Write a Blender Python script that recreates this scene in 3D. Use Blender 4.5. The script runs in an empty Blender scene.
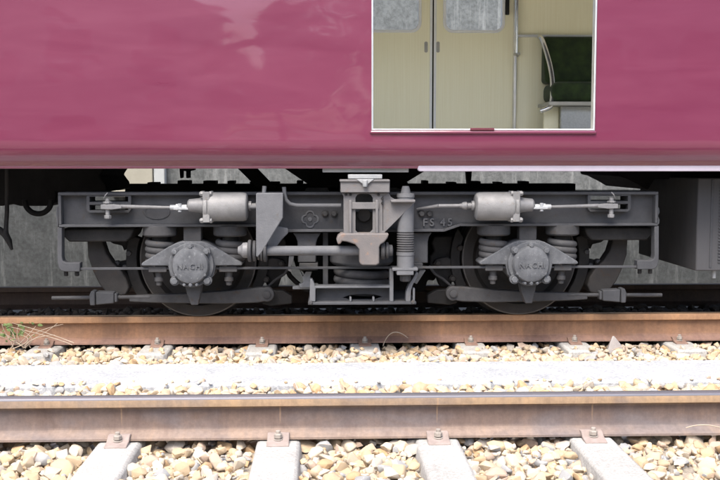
import bpy, bmesh, math, random
from mathutils import Vector, Matrix, Euler, noise as mnoise
R = math.radians
rnd = random.Random(7)
scn = bpy.context.scene
COL = scn.collection

# ------------------------------------------------------------ camera, world, sun, exposure
FPX = 1000.0                      # focal length in pixels of a 720 px wide picture
CAM = Vector((0.0, -6.4, 1.0))
YAW, PITCH = math.atan(0.036), math.atan(0.081)
fwd = Vector((math.sin(YAW)*math.cos(PITCH), math.cos(YAW)*math.cos(PITCH), -math.sin(PITCH)))
rgt = Vector((math.cos(YAW), -math.sin(YAW), 0))
upv = rgt.cross(fwd)
cd = bpy.data.cameras.new('camera'); cam = bpy.data.objects.new('camera', cd); COL.objects.link(cam)
cd.sensor_width = 36; cd.lens = 36*FPX/720; cd.clip_start = 0.05; cd.clip_end = 2000
cam.matrix_world = Matrix.Translation(CAM) @ Matrix((rgt, upv, -fwd)).transposed().to_4x4()
scn.camera = cam

SUN_EL, SUN_AZ = R(57), R(200)    # azimuth: clockwise from +Y
w = bpy.data.worlds.new('World'); scn.world = w; w.use_nodes = True
nt = w.node_tree; nt.nodes.clear()
sky = nt.nodes.new('ShaderNodeTexSky'); sky.sky_type = 'NISHITA'; sky.sun_disc = False
sky.sun_elevation = SUN_EL; sky.sun_rotation = SUN_AZ; sky.dust_density = 4.0; sky.air_density = 1.0; sky.ozone_density = 1.0
bg = nt.nodes.new('ShaderNodeBackground'); bg.inputs[1].default_value = 0.12
wo = nt.nodes.new('ShaderNodeOutputWorld')
nt.links.new(sky.outputs[0], bg.inputs[0]); nt.links.new(bg.outputs[0], wo.inputs[0])
sl = bpy.data.lights.new('sun', 'SUN'); sl.energy = 1.3; sl.angle = R(28); sl.color = (1.0, 0.95, 0.87)
so = bpy.data.objects.new('sun', sl); COL.objects.link(so)
sd = Vector((math.sin(SUN_AZ)*math.cos(SUN_EL), math.cos(SUN_AZ)*math.cos(SUN_EL), math.sin(SUN_EL)))
so.rotation_euler = (-sd).to_track_quat('-Z', 'Y').to_euler()
scn.view_settings.view_transform = 'Standard'; scn.view_settings.look = 'None'
scn.view_settings.gamma = 1; scn.view_settings.exposure = 1.80
scn.cycles.max_bounces = 10; scn.cycles.diffuse_bounces = 8; scn.cycles.use_denoising = True

# ------------------------------------------------------------ helpers
def at(u, v, Y):
    """World (x, z) of a point of the vertical plane at depth Y seen at picture position u, v (used to measure sizes)."""
    d = fwd*FPX + rgt*(u-360) + upv*(240-v)
    t = (Y-CAM.y)/d.y
    return CAM.x+d.x*t, CAM.z+d.z*t
def AX(u, Y): return at(u, 240, Y)[0]
def AZ(v, Y, u=361): return at(u, v, Y)[1]

def principled(m):
    m.use_nodes = True
    return m.node_tree, m.node_tree.nodes['Principled BSDF']
def ramp(nt, stops):
    r = nt.nodes.new('ShaderNodeValToRGB'); e = r.color_ramp.elements
    e[0].position, e[0].color = stops[0][0], (*stops[0][1], 1)
    e[1].position, e[1].color = stops[-1][0], (*stops[-1][1], 1)
    for p, c in stops[1:-1]:
        x = e.new(p); x.color = (*c, 1)
    return r
def mapping(nt, scale=(1, 1, 1), coord='Object'):
    tc = nt.nodes.new('ShaderNodeTexCoord'); mp = nt.nodes.new('ShaderNodeMapping')
    mp.inputs['Scale'].default_value = scale
    nt.links.new(tc.outputs[coord], mp.inputs[0])
    if coord == 'Object':
        oi = nt.nodes.new('ShaderNodeObjectInfo'); ml = nt.nodes.new('ShaderNodeMath'); ml.operation = 'MULTIPLY'; ml.inputs[1].default_value = 37
        nt.links.new(oi.outputs['Random'], ml.inputs[0]); nt.links.new(ml.outputs[0], mp.inputs['Location'])
    return mp
def noise_node(nt, mp, scale, detail=5, rough=.6, dist=0):
    n = nt.nodes.new('ShaderNodeTexNoise'); n.inputs['Scale'].default_value = scale; n.inputs['Detail'].default_value = detail
    n.inputs['Roughness'].default_value = rough; n.inputs['Distortion'].default_value = dist
    nt.links.new(mp.outputs[0], n.inputs['Vector']); return n
def mixc(nt, fac, a, b, mode='MIX'):
    m = nt.nodes.new('ShaderNodeMix'); m.data_type = 'RGBA'; m.blend_type = mode
    for k, x in ((0, fac), (6, a), (7, b)):
        if hasattr(x, 'is_output'): nt.links.new(x, m.inputs[k])
        elif isinstance(x, tuple): m.inputs[k].default_value = (*x, 1)
        else: m.inputs[k].default_value = x
    return m.outputs[2]
def bump(nt, b, h, strength, dist):
    n = nt.nodes.new('ShaderNodeBump'); n.inputs['Strength'].default_value = strength; n.inputs['Distance'].default_value = dist
    nt.links.new(h, n.inputs['Height']); nt.links.new(n.outputs[0], b.inputs['Normal']); return n

def grime(name, c1, c2, c3=None, scale=7, rough=.6, metal=0, bstr=.35, stretch=(1, 1, 1), spot=.62):
    """Painted metal with dust mottling (c1..c2) and patches of a third tone."""
    m = bpy.data.materials.new(name); nt, b = principled(m)
    mp = mapping(nt, stretch)
    n1 = noise_node(nt, mp, scale, 8, .65)
    r = ramp(nt, [(.32, c1), (.68, c2)]); nt.links.new(n1.outputs[0], r.inputs[0]); col = r.outputs[0]
    n2 = noise_node(nt, mp, scale*2.7, 6, .7)
    if c3:
        r2 = ramp(nt, [(spot, (0, 0, 0)), (spot+.13, (1, 1, 1))]); nt.links.new(n2.outputs[0], r2.inputs[0])
        col = mixc(nt, r2.outputs[0], col, c3)
    nt.links.new(col, b.inputs['Base Color'])
    rr = nt.nodes.new('ShaderNodeMapRange'); rr.inputs[3].default_value = rough-.12; rr.inputs[4].default_value = min(1, rough+.18)
    nt.links.new(n2.outputs[0], rr.inputs[0]); nt.links.new(rr.outputs[0], b.inputs['Roughness'])
    b.inputs['Metallic'].default_value = metal
    if rough >= .55 and metal == 0: b.inputs['Specular IOR Level'].default_value = .18
    n3 = noise_node(nt, mp, scale*16, 4, .6)
    bump(nt, b, n3.outputs[0], bstr, .004)
    return m

M = {}
M['frame'] = grime('frame_grey', (.058, .060, .066), (.096, .099, .108), (.080, .067, .056), 5, spot=.61)
M['frame_lit'] = grime('bracket_grey', (.122, .126, .137), (.176, .181, .193), (.125, .110, .096), 6, spot=.62)  # paler copy of the frame grey, light on the lit parts put into colour
M['cyl'] = grime('cylinder_grey', (.165, .167, .172), (.26, .26, .262), (.155, .122, .095), 9, .5, spot=.6)
M['mast'] = grime('mast_beige', (.155, .152, .156), (.21, .202, .204), (.2, .16, .138), 8, spot=.6)
M['yoke'] = grime('yoke_rusty', (.16, .152, .154), (.22, .195, .185), (.285, .19, .145), 8, spot=.56)
M['axle'] = grime('axlebox_grey', (.085, .09, .10), (.15, .157, .17), (.25, .26, .272), 15, spot=.58)
M['dark'] = grime('brake_dark', (.016, .016, .017), (.034, .033, .033), (.03, .023, .018), 8)
M['mid'] = grime('spring_grey', (.052, .053, .057), (.09, .09, .094), (.075, .058, .045), 8, spot=.58)
M['wheel'] = grime('wheel_steel', (.030, .029, .030), (.05, .047, .046), (.052, .038, .029), 6, spot=.57)
M['tread'] = grime('tread_steel', (.09, .087, .085), (.135, .128, .124), (.10, .082, .07), 10, .5, .3)
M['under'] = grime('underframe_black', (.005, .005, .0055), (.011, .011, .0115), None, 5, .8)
M['bright'] = grime('bare_metal', (.34, .36, .38), (.52, .54, .56), (.25, .23, .21), 20, .5, .2)
M['rod'] = grime('rod_metal', (.17, .172, .18), (.26, .26, .268), (.15, .12, .095), 12, .5, .15)
M['rubber'] = grime('rubber_grey', (.07, .07, .075), (.11, .11, .115), None, 10, .8)
M['box'] = grime('box_grey', (.078, .078, .084), (.10, .10, .106), (.08, .074, .07), 3, .6, stretch=(1, 1, .3))
M['white'] = grime('white_duct', (.50, .455, .54), (.58, .53, .62), None, 4, .5)
M['plate'] = grime('pale_plate', (.30, .32, .335), (.40, .41, .42), (.25, .24, .235), 12, .5)
M['trim'] = grime('aluminium', (.66, .66, .67), (.76, .76, .77), None, 9, .3, .85, .08)
M['chrome'] = grime('chrome', (.72, .72, .72), (.82, .82, .82), None, 9, .18, 1, .03)
M['whiteframe'] = grime('pale_frame', (.72, .73, .74), (.8, .81, .82), None, 9, .35, 0, .05)
M['seam'] = grime('black_rubber', (.01, .01, .012), (.018, .018, .02), None, 9, .7)
M['floor'] = grime('lino', (.68, .66, .60), (.75, .73, .67), None, 5, .5)
M['ceil'] = grime('ceiling_white', (.88, .87, .83), (.91, .90, .87), None, 2, .5, bstr=.02)
M['seatframe'] = grime('seat_metal', (.34, .33, .3), (.42, .41, .38), None, 9, .4, .3, .1)

def m_maroon():
    m = bpy.data.materials.new('maroon_paint'); nt, b = principled(m)
    mp = mapping(nt)
    mp2 = mapping(nt, (.35, 1, 2.2))
    n = noise_node(nt, mp2, 2.6, 6, .62, .9)
    r = ramp(nt, [(.3, (.158, .0225, .061)), (.7, (.184, .030, .073))]); nt.links.new(n.outputs[0], r.inputs[0])
    # road dust collected along the lower edge of the side
    tc = nt.nodes.new('ShaderNodeTexCoord'); sp = nt.nodes.new('ShaderNodeSeparateXYZ'); nt.links.new(tc.outputs['Object'], sp.inputs[0])
    mp3 = mapping(nt, (.35, 1, 34)); n3 = noise_node(nt, mp3, 3, 6, .75)
    ad = nt.nodes.new('ShaderNodeMath'); ad.operation = 'MULTIPLY_ADD'; ad.inputs[1].default_value = .16
    nt.links.new(n3.outputs[0], ad.inputs[0]); nt.links.new(sp.outputs[2], ad.inputs[2])
    mr = nt.nodes.new('ShaderNodeMapRange'); mr.inputs[1].default_value = 1.105; mr.inputs[2].default_value = 1.02; mr.inputs[3].default_value = 0; mr.inputs[4].default_value = .6
    nt.links.new(ad.outputs[0], mr.inputs[0])
    col = mixc(nt, mr.outputs[0], r.outputs[0], (.205, .085, .105))
    nt.links.new(col, b.inputs['Base Color'])
    b.inputs['Roughness'].default_value = .3
    rr = nt.nodes.new('ShaderNodeMapRange'); rr.inputs[3].default_value = .22; rr.inputs[4].default_value = .42
    nt.links.new(n.outputs[0], rr.inputs[0]); nt.links.new(rr.outputs[0], b.inputs['Roughness'])
    b.inputs['Coat Weight'].default_value = .8; b.inputs['Coat Roughness'].default_value = .04
    mpb = mapping(nt, (.55, 1, 1)); nb = noise_node(nt, mpb, 3.0, 2, .4, .3)
    bp = bump(nt, b, nb.outputs[0], .8, .010)
    nt.links.new(bp.outputs[0], b.inputs['Coat Normal'])
    return m
M['maroon'] = m_maroon()

def m_cream():
    m = bpy.data.materials.new('cream_laminate'); nt, b = principled(m)
    mp = mapping(nt, (60, 60, .8)); n = noise_node(nt, mp, 1.6, 4, .7)
    r = ramp(nt, [(.35, (.855, .81, .58)), (.65, (.90, .865, .65))]); nt.links.new(n.outputs[0], r.inputs[0])
    nt.links.new(r.outputs[0], b.inputs['Base Color']); b.inputs['Roughness'].default_value = .4
    return m
M['cream'] = m_cream()
def m_velvet():
    m = bpy.data.materials.new('green_plush'); nt, b = principled(m)
    mp = mapping(nt); n = noise_node(nt, mp, 14, 5)
    r = ramp(nt, [(.35, (.008, .018, .003)), (.7, (.022, .044, .007))]); nt.links.new(n.outputs[0], r.inputs[0])
    nt.links.new(r.outputs[0], b.inputs['Base Color']); b.inputs['Roughness'].default_value = .9
    b.inputs['Sheen Weight'].default_value = .08
    return m
M['velvet'] = m_velvet()
def m_glass():
    m = bpy.data.materials.new('window_glass'); nt, b = principled(m)
    b.inputs['Base Color'].default_value = (.93, .96, .96, 1); b.inputs['Transmission Weight'].default_value = 1; b.inputs['Roughness'].default_value = .0
    b.inputs['IOR'].default_value = 1.05
    return m
M['glass'] = m_glass()

def m_rail(name, web, foot, head, steel, blue=None, drip=None):
    """Rusty rail: brown web with vertical run marks, dusty foot, orange head side, worn running band."""
    m = bpy.data.materials.new(name); nt, b = principled(m)
    tc = nt.nodes.new('ShaderNodeTexCoord'); sp = nt.nodes.new('ShaderNodeSeparateXYZ'); nt.links.new(tc.outputs['Object'], sp.inputs[0])
    mp = mapping(nt, (1, 1, 1)); n = noise_node(nt, mp, 3, 6, .7)
    ms = mapping(nt, (6, 1, .6)); ns = noise_node(nt, ms, 1.6, 6, .75)
    zz = nt.nodes.new('ShaderNodeMath'); zz.operation = 'MULTIPLY_ADD'; zz.inputs[1].default_value = .03
    nt.links.new(n.outputs[0], zz.inputs[0]); nt.links.new(sp.outputs[2], zz.inputs[2])
    mr = nt.nodes.new('ShaderNodeMapRange'); mr.inputs[1].default_value = -.19+.015; mr.inputs[2].default_value = .015
    nt.links.new(zz.outputs[0], mr.inputs[0])
    r = ramp(nt, [(0, foot), (.20, foot), (.30, web), (.70, web), (.78, head), (1, head)]); nt.links.new(mr.outputs[0], r.inputs[0])
    r2 = ramp(nt, [(.34, (.76, .73, .76)), (.52, (1, 1, 1)), (.70, (1.28, 1.2, 1.08))]); nt.links.new(ns.outputs[0], r2.inputs[0])
    c = mixc(nt, .8, r.outputs[0], r2.outputs[0], 'MULTIPLY')
    if blue:
        mb = mapping(nt, (1, 1, 2)); nb = noise_node(nt, mb, 1.5, 4, .6, .4); rb = ramp(nt, [(.48, (0, 0, 0)), (.68, (.8, .8, .8))]); nt.links.new(nb.outputs[0], rb.inputs[0])
        c = mixc(nt, rb.outputs[0], c, blue)
    if drip:
        pp = nt.nodes.new('ShaderNodeMath'); pp.operation = 'PINGPONG'; pp.inputs[1].default_value = drip[1]/2
        sb = nt.nodes.new('ShaderNodeMath'); sb.operation = 'SUBTRACT'; sb.inputs[1].default_value = drip[0]; nt.links.new(sp.outputs[0], sb.inputs[0]); nt.links.new(sb.outputs[0], pp.inputs[0])
        pm = nt.nodes.new('ShaderNodeMapRange'); pm.inputs[1].default_value = .005; pm.inputs[2].default_value = .0; nt.links.new(pp.outputs[0], pm.inputs[0])
        pz = nt.nodes.new('ShaderNodeMapRange'); pz.inputs[1].default_value = -.13; pz.inputs[2].default_value = -.06; nt.links.new(sp.outputs[2], pz.inputs[0])
        pk = nt.nodes.new('ShaderNodeMath'); pk.operation = 'MULTIPLY'; nt.links.new(pm.outputs[0], pk.inputs[0]); nt.links.new(pz.outputs[0], pk.inputs[1])
        c = mixc(nt, pk.outputs[0], c, (.36, .24, .15))
    n2 = noise_node(nt, mp, 40, 5, .7); r3 = ramp(nt, [(.35, (.8, .8, .8)), (.65, (1.15, 1.15, 1.15))]); nt.links.new(n2.outputs[0], r3.inputs[0])
    c = mixc(nt, .7, c, r3.outputs[0], 'MULTIPLY')
    nt.links.new(c, b.inputs['Base Color']); b.inputs['Roughness'].default_value = .75
    bump(nt, b, n2.outputs[0], .3, .003)
    t = bpy.data.materials.new(name+'_head'); nt, b = principled(t)
    mp = mapping(nt, (.6, 30, 1)); n = noise_node(nt, mp, 3, 4); r = ramp(nt, [(.3, tuple(x*.85 for x in steel)), (.7, steel)])
    nt.links.new(n.outputs[0], r.inputs[0]); nt.links.new(r.outputs[0], b.inputs['Base Color'])
    b.inputs['Metallic'].default_value = .6; b.inputs['Roughness'].default_value = .38
    return m, t
M['rail_a'], M['rail_a_top'] = m_rail('rail_rust_brown', (.27, .148, .085), (.27, .165, .128), (.40, .225, .12), (.46, .30, .19))
M['rail_b'], M['rail_b_top'] = m_rail('rail_rust_purple', (.152, .107, .09), (.285, .213, .172), (.34, .235, .145), (.29, .285, .315), (.145, .136, .15), (at(278, 434, -2.31)[0]+.005, .67))

def m_concrete(name, c1, c2, scale=6, streak=None, bstr=.4, fine=90):
    m = bpy.data.materials.new(name); nt, b = principled(m)
    mp = mapping(nt); n = noise_node(nt, mp, scale, 8, .7)
    r = ramp(nt, [(.3, c1), (.7, c2)]); nt.links.new(n.outputs[0], r.inputs[0]); col = r.outputs[0]
    n2 = noise_node(nt, mp, fine, 3, .7); r2 = ramp(nt, [(.35, (.62, .62, .62)), (.62, (1.12, 1.12, 1.12))]); nt.links.new(n2.outputs[0], r2.inputs[0])
    col = mixc(nt, .75, col, r2.outputs[0], 'MULTIPLY')
    if streak:
        ms = mapping(nt, (5, 5, .5)); ns = noise_node(nt, ms, 1.6, 7, .75); r3 = ramp(nt, [(.54, (0, 0, 0)), (.74, (1, 1, 1))]); nt.links.new(ns.outputs[0], r3.inputs[0])
        col = mixc(nt, r3.outputs[0], col, streak)
    nt.links.new(col, b.inputs['Base Color']); b.inputs['Roughness'].default_value = .9
    bump(nt, b, n2.outputs[0], bstr, .006)
    return m
M['sleeper'] = m_concrete('sleeper_concrete', (.40, .39, .37), (.54, .53, .505), 5)
M['path'] = m_concrete('walkway_concrete', (.385, .405, .43), (.56, .57, .585), 5, None, .8, 70)
M['wall'] = m_concrete('wall_concrete', (.13, .143, .148), (.215, .23, .235), 3.5, (.38, .40, .405), .7, 22)
M['earth'] = m_concrete('ballast_base', (.30, .26, .21), (.44, .39, .32), 18)
M['ground'] = m_concrete('dry_ground', (.30, .27, .22), (.42, .38, .32), 1.5)
M['post'] = grime('post_paint', (.40, .39, .33), (.48, .47, .40), None, 4, .6)
M['bluish'] = grime('post_grey', (.48, .52, .54), (.58, .61, .62), None, 4, .6)
M['stem'] = grime('dry_stem', (.40, .32, .25), (.52, .44, .35), None, 20, .8)
M['leaf'] = grime('weed_leaf', (.10, .15, .05), (.17, .22, .09), None, 20, .7)

def m_stone():
    m = bpy.data.materials.new('ballast_stone'); nt, b = principled(m)
    g = nt.nodes.new('ShaderNodeNewGeometry'); oi = nt.nodes.new('ShaderNodeObjectInfo')
    ad = nt.nodes.new('ShaderNodeMath'); ad.operation = 'ADD'; fr = nt.nodes.new('ShaderNodeMath'); fr.operation = 'FRACT'
    nt.links.new(g.outputs['Random Per Island'], ad.inputs[0]); nt.links.new(oi.outputs['Random'], ad.inputs[1]); nt.links.new(ad.outputs[0], fr.inputs[0])
    r = ramp(nt, [(0, (.55, .455, .335)), (.14, (.62, .535, .42)), (.28, (.49, .475, .46)), (.36, (.63, .575, .50)), (.50, (.56, .41, .26)), (.58, (.61, .59, .56)), (.70, (.55, .45, .39)), (.80, (.40, .43, .48)), (.88, (.62, .505, .36)), (1, (.58, .52, .45))])
    r.color_ramp.interpolation = 'CONSTANT'
    nt.links.new(fr.outputs[0], r.inputs[0])
    mp = mapping(nt); n = noise_node(nt, mp, 45, 5, .7); r2 = ramp(nt, [(.3, (.72, .70, .68)), (.7, (1.15, 1.14, 1.12))]); nt.links.new(n.outputs[0], r2.inputs[0])
    c = mixc(nt, .9, r.outputs[0], r2.outputs[0], 'MULTIPLY')
    nt.links.new(c, b.inputs['Base Color']); b.inputs['Roughness'].default_value = .85
    bump(nt, b, n.outputs[0], .35, .006)
    return m
M['stone'] = m_stone()
M['sootstone'] = grime('sooty_ballast', (.05, .042, .036), (.12, .10, .085), (.17, .14, .11), 9, .85)  # dark tone holds the shade under the bogie as well as brake dust

class MB:
    """Collects shapes and links them as ONE mesh object."""
    def __init__(s): s.b = bmesh.new()
    def box(s, x0, x1, y0, y1, z0, z1):
        vs = [s.b.verts.new((x, y, z)) for z in (z0, z1) for y in (y0, y1) for x in (x0, x1)]
        for f in ((0, 2, 3, 1), (4, 5, 7, 6), (0, 1, 5, 4), (2, 6, 7, 3), (0, 4, 6, 2), (1, 3, 7, 5)): s.b.faces.new([vs[i] for i in f])
        return s
    def prism(s, poly, y0, y1, holes=()):
        """Outline in x, z given thickness from y0 to y1; optional holes."""
        if not holes:
            a = [s.b.verts.new((x, y0, z)) for x, z in poly]; c = [s.b.verts.new((x, y1, z)) for x, z in poly]
            s.b.faces.new(a); s.b.faces.new(c[::-1]); n = len(poly)
            for i in range(n): s.b.faces.new((a[i], c[i], c[(i+1) % n], a[(i+1) % n]))
        else:
            for y in (y0, y1):
                es = []
                for lp in (poly, *holes):
                    vs = [s.b.verts.new((x, y, z)) for x, z in lp]
                    es += [s.b.edges.new((vs[i], vs[(i+1) % len(vs)])) for i in range(len(vs))]
                bmesh.ops.triangle_fill(s.b, use_beauty=True, use_dissolve=True, edges=es)
            for lp in (poly, *holes):
                n = len(lp)
                for i in range(n):
                    p, q = lp[i], lp[(i+1) % n]
                    s.b.faces.new([s.b.verts.new(v) for v in ((p[0], y0, p[1]), (p[0], y1, p[1]), (q[0], y1, q[1]), (q[0], y0, q[1]))])
            bmesh.ops.remove_doubles(s.b, verts=s.b.verts, dist=1e-5)
        return s
    def rev(s, prof, origin, axis, seg=32):
        """Profile of (distance along axis, radius) turned about an axis."""
        q = Vector(axis).normalized().to_track_quat('Z', 'Y'); o = Vector(origin); rings = []
        for t, r in prof:
            if r < 1e-6: rings.append([s.b.verts.new(o+q @ Vector((0, 0, t)))])
            else: rings.append([s.b.verts.new(o+q @ Vector((r*math.cos(2*math.pi*k/seg), r*math.sin(2*math.pi*k/seg), t))) for k in range(seg)])
        for a, c in zip(rings, rings[1:]):
            for k in range(seg):
                k2 = (k+1) % seg
                if len(a) == 1 and len(c) == 1: continue
                if len(a) == 1: s.b.faces.new((a[0], c[k], c[k2]))
                elif len(c) == 1: s.b.faces.new((a[k], a[k2], c[0]))
                else: s.b.faces.new((a[k], a[k2], c[k2], c[k]))
        if len(rings[0]) > 1 and len(rings[-1]) > 1 and (prof[0] != prof[-1]):
            s.b.faces.new(rings[0][::-1]); s.b.faces.new(rings[-1])
        return s
    def cyl(s, p0, p1, r, seg=20, r1=None):
        p0, p1 = Vector(p0), Vector(p1)
        return s.rev([(0, r), ((p1-p0).length, r if r1 is None else r1)], p0, p1-p0, seg)
    def tube(s, pts, r, seg=10, flat=1):
        pts = [Vector(p) for p in pts]; rings = []; nrm = None
        for i, p in enumerate(pts):
            t = (pts[min(i+1, len(pts)-1)]-pts[max(i-1, 0)]).normalized()
            if nrm is None: nrm = t.orthogonal().normalized()
            nrm = (nrm-t*nrm.dot(t)).normalized(); bn = t.cross(nrm)
            rr = r[i] if isinstance(r, (list, tuple)) else r
            rings.append([s.b.verts.new(p+nrm*rr*math.cos(2*math.pi*k/seg)+bn*rr*flat*math.sin(2*math.pi*k/seg)) for k in range(seg)])
        for a, c in zip(rings, rings[1:]):
            for k in range(seg): s.b.faces.new((a[k], a[(k+1) % seg], c[(k+1) % seg], c[k]))
        s.b.faces.new(rings[0][::-1]); s.b.faces.new(rings[-1]); return s
    def hexnut(s, p, axis, r, h): return s.rev([(0, r), (h*.8, r), (h, r*.82)], p, axis, 6)
    def build(s, name, mat, parent=None, bev=0.004, smooth=35, origin=None, seg=2):
        bmesh.ops.recalc_face_normals(s.b, faces=s.b.faces)
        me = bpy.data.meshes.new(name)
        if origin is not None: bmesh.ops.translate(s.b, verts=s.b.verts, vec=-Vector(origin))
        s.b.to_mesh(me); s.b.free()
        for m in (mat if isinstance(mat, list) else [mat]): me.materials.append(m)
        me.shade_smooth(); me.set_sharp_from_angle(angle=R(smooth))
        o = bpy.data.objects.new(name, me); COL.objects.link(o)
        if origin is not None: o.location = origin
        if bev:
            bv = o.modifiers.new('edge', 'BEVEL'); bv.width = bev; bv.segments = seg; bv.limit_method = 'ANGLE'; bv.angle_limit = R(40); bv.use_clamp_overlap = True
        if parent is not None: attach(o, parent)
        return o
def wpos(o):
    p = Vector((0, 0, 0))
    while o is not None:
        p = p+o.location+(o.matrix_parent_inverse.translation if o.parent else Vector()); o = o.parent
    return p
def attach(o, parent):
    o.parent = parent; o.matrix_parent_inverse = Matrix.Translation(-wpos(parent))
def tag(o, label=None, cat=None, group=None, kind=None):
    for k, v in (('label', label), ('category', cat), ('group', group), ('kind', kind)):
        if v: o[k] = v
    return o
def thing(name, loc, label, cat, group=None):
    o = bpy.data.objects.new(name, None); o.location = loc; o.empty_display_size = .2; COL.objects.link(o)
    return tag(o, label, cat, group)
def clone(o, parent, dv):
    """A copy of a part (and its sub-parts) moved by dv."""
    c = o.copy(); COL.objects.link(c); c.parent = parent
    c.matrix_parent_inverse = o.matrix_parent_inverse.copy(); c.location = o.location+Vector(dv)
    for ch in list(o.children):
        d = ch.copy(); COL.objects.link(d); d.parent = c; d.matrix_parent_inverse = ch.matrix_parent_inverse.copy()
    return c
def arc(cx, cz, r, a0, a1, n=8): return [(cx+r*math.cos(R(a0+(a1-a0)*i/n)), cz+r*math.sin(R(a0+(a1-a0)*i/n))) for i in range(n+1)]
def lettering(txt, size, depth, mat, parent, loc, gap=.16):
    """Raised cast letters, one mesh each, centred on loc."""
    dg = bpy.context.evaluated_depsgraph_get(); items = []; w_ = 0
    for ch in txt:
        if ch == ' ': w_ += size*.32; continue
        cu = bpy.data.curves.new('raised_letter', 'FONT'); cu.body = ch; cu.size = size; cu.extrude = depth; cu.align_y = 'CENTER'; cu.resolution_u = 3; cu.offset = size*.014
        t = bpy.data.objects.new('letter_source', cu); COL.objects.link(t); dg.update()
        me = bpy.data.meshes.new_from_object(t.evaluated_get(dg)); bpy.data.objects.remove(t); bpy.data.curves.remove(cu)
        x0 = min(v.co.x for v in me.vertices); x1 = max(v.co.x for v in me.vertices)
        me.transform(Matrix.Rotation(R(90), 4, 'X') @ Matrix.Translation((-x0, 0, 0))); me.materials.clear(); me.materials.append(mat)
        items.append((me, w_)); w_ += x1-x0+size*gap
    for me, x in items:
        o = bpy.data.objects.new('raised_letter', me); COL.objects.link(o); o.location = (loc[0]+x-w_/2+size*gap/2, loc[1], loc[2]); attach(o, parent)

# ------------------------------------------------------------ the setting
GZ = -.21                                   # mean top of the ballast stones' bed
b = MB(); b.b.faces.new([b.b.verts.new(p) for p in ((-400, -400, -.6), (400, -400, -.6), (400, 400, -.6), (-400, 400, -.6))])
tag(b.build('ground', M['ground'], bev=0), kind='structure')
bed = bmesh.new()
nx, ny = 200, 60
gx = [-5+10*i/nx for i in range(nx+1)]; gy = [-5.2+8.4*j/ny for j in range(ny+1)]
gx[0], gx[-1] = -60, 60
gv = [[bed.verts.new((x, y, GZ-.030+.012*mnoise.noise(Vector((x*3, y*3, 1))))) for x in gx] for y in gy]
for j in range(ny):
    for i in range(nx): bed.faces.new((gv[j][i], gv[j][i+1], gv[j+1][i+1], gv[j+1][i]))
for row in (0, ny):
    sgn = -1 if row == 0 else 1
    a = bed.verts.new((-60, gy[row]+sgn*.7, -.62)); c = bed.verts.new((60, gy[row]+sgn*.7, -.62))
    bed.faces.new([*gv[row], c, a] if row else [*gv[row][::-1], a, c])
B = MB(); B.b.free(); B.b = bed
ballast = tag(B.build('ballast_bed', M['earth'], bev=0), kind='structure')

PY0, PY1, PZ = -1.21, -.67, -.176           # concrete walkway strip between the tracks
b = MB(); b.box(-60, 60, PY0, PY1, -.5, PZ)
tag(b.build('walkway', M['path'], bev=.015), kind='structure')

WY = 6.0
b = MB(); b.box(-40, 40, WY, WY+.35, .60, 3.35)
wall = tag(b.build('concrete_wall', M['wall'], bev=.02), 'long grey mottled concrete wall running behind the train', 'wall')
M['plinth'] = m_concrete('plinth_concrete', (.045, .052, .055), (.090, .098, .102), 3.5, (.20, .215, .22), .7, 22)  # lower wall in darker colour, painting in the weaker light low down
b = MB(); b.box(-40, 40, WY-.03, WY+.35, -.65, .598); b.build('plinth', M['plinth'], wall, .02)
b = MB(); b.box(-40, 40, WY-.06, WY+.41, 3.352, 3.48); b.build('coping', M['wall'], wall, .02)

def rail_profile():
    h = [(.0725, -.175), (.0725, -.166), (.040, -.154), (.014, -.142), (.0085, -.125), (.0085, -.062), (.014, -.050), (.0325, -.042), (.0325, -.012), (.029, -.004), (.020, -.0008), (0, 0)]
    return h + [(-y, z) for y, z in h[-2::-1]]
def make_rail(Y, mats, label):
    b = MB(); pr = rail_profile(); xs = [-60, -20, -8, -4, 0, 4, 8, 20, 60]
    rings = [[b.b.verts.new((x, Y+y, z)) for y, z in pr] for x in xs]
    n = len(pr); top = []
    for a, c in zip(rings, rings[1:]):
        for k in range(n):
            f = b.b.faces.new((a[k], a[(k+1) % n], c[(k+1) % n], c[k]))
            if k < n-1 and abs(pr[k][0]) < .0326 and min(pr[k][1], pr[k+1][1]) > (-.0125 if Y < -1 else -.006): f.material_index = 1
    b.b.faces.new(rings[0]); b.b.faces.new(rings[-1][::-1])
    return tag(b.build('rail', mats, bev=0, smooth=30), label, 'rail', 'rails of the two tracks')
make_rail(0.0, [M['rail_a'], M['rail_a_top']], 'orange brown rail directly under the near wheels of the bogie')
M['rail_c'], M['rail_c_top'] = m_rail('rail_sooty', (.075, .045, .032), (.07, .045, .035), (.10, .06, .04), (.12, .085, .065))  # darker brown with the shade beneath the train put into the colour
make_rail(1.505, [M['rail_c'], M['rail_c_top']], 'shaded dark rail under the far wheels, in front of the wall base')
RB = -2.2
make_rail(RB, [M['rail_b'], M['rail_b_top']], 'nearest rail with worn bluish running surface and purplish web')

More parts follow.
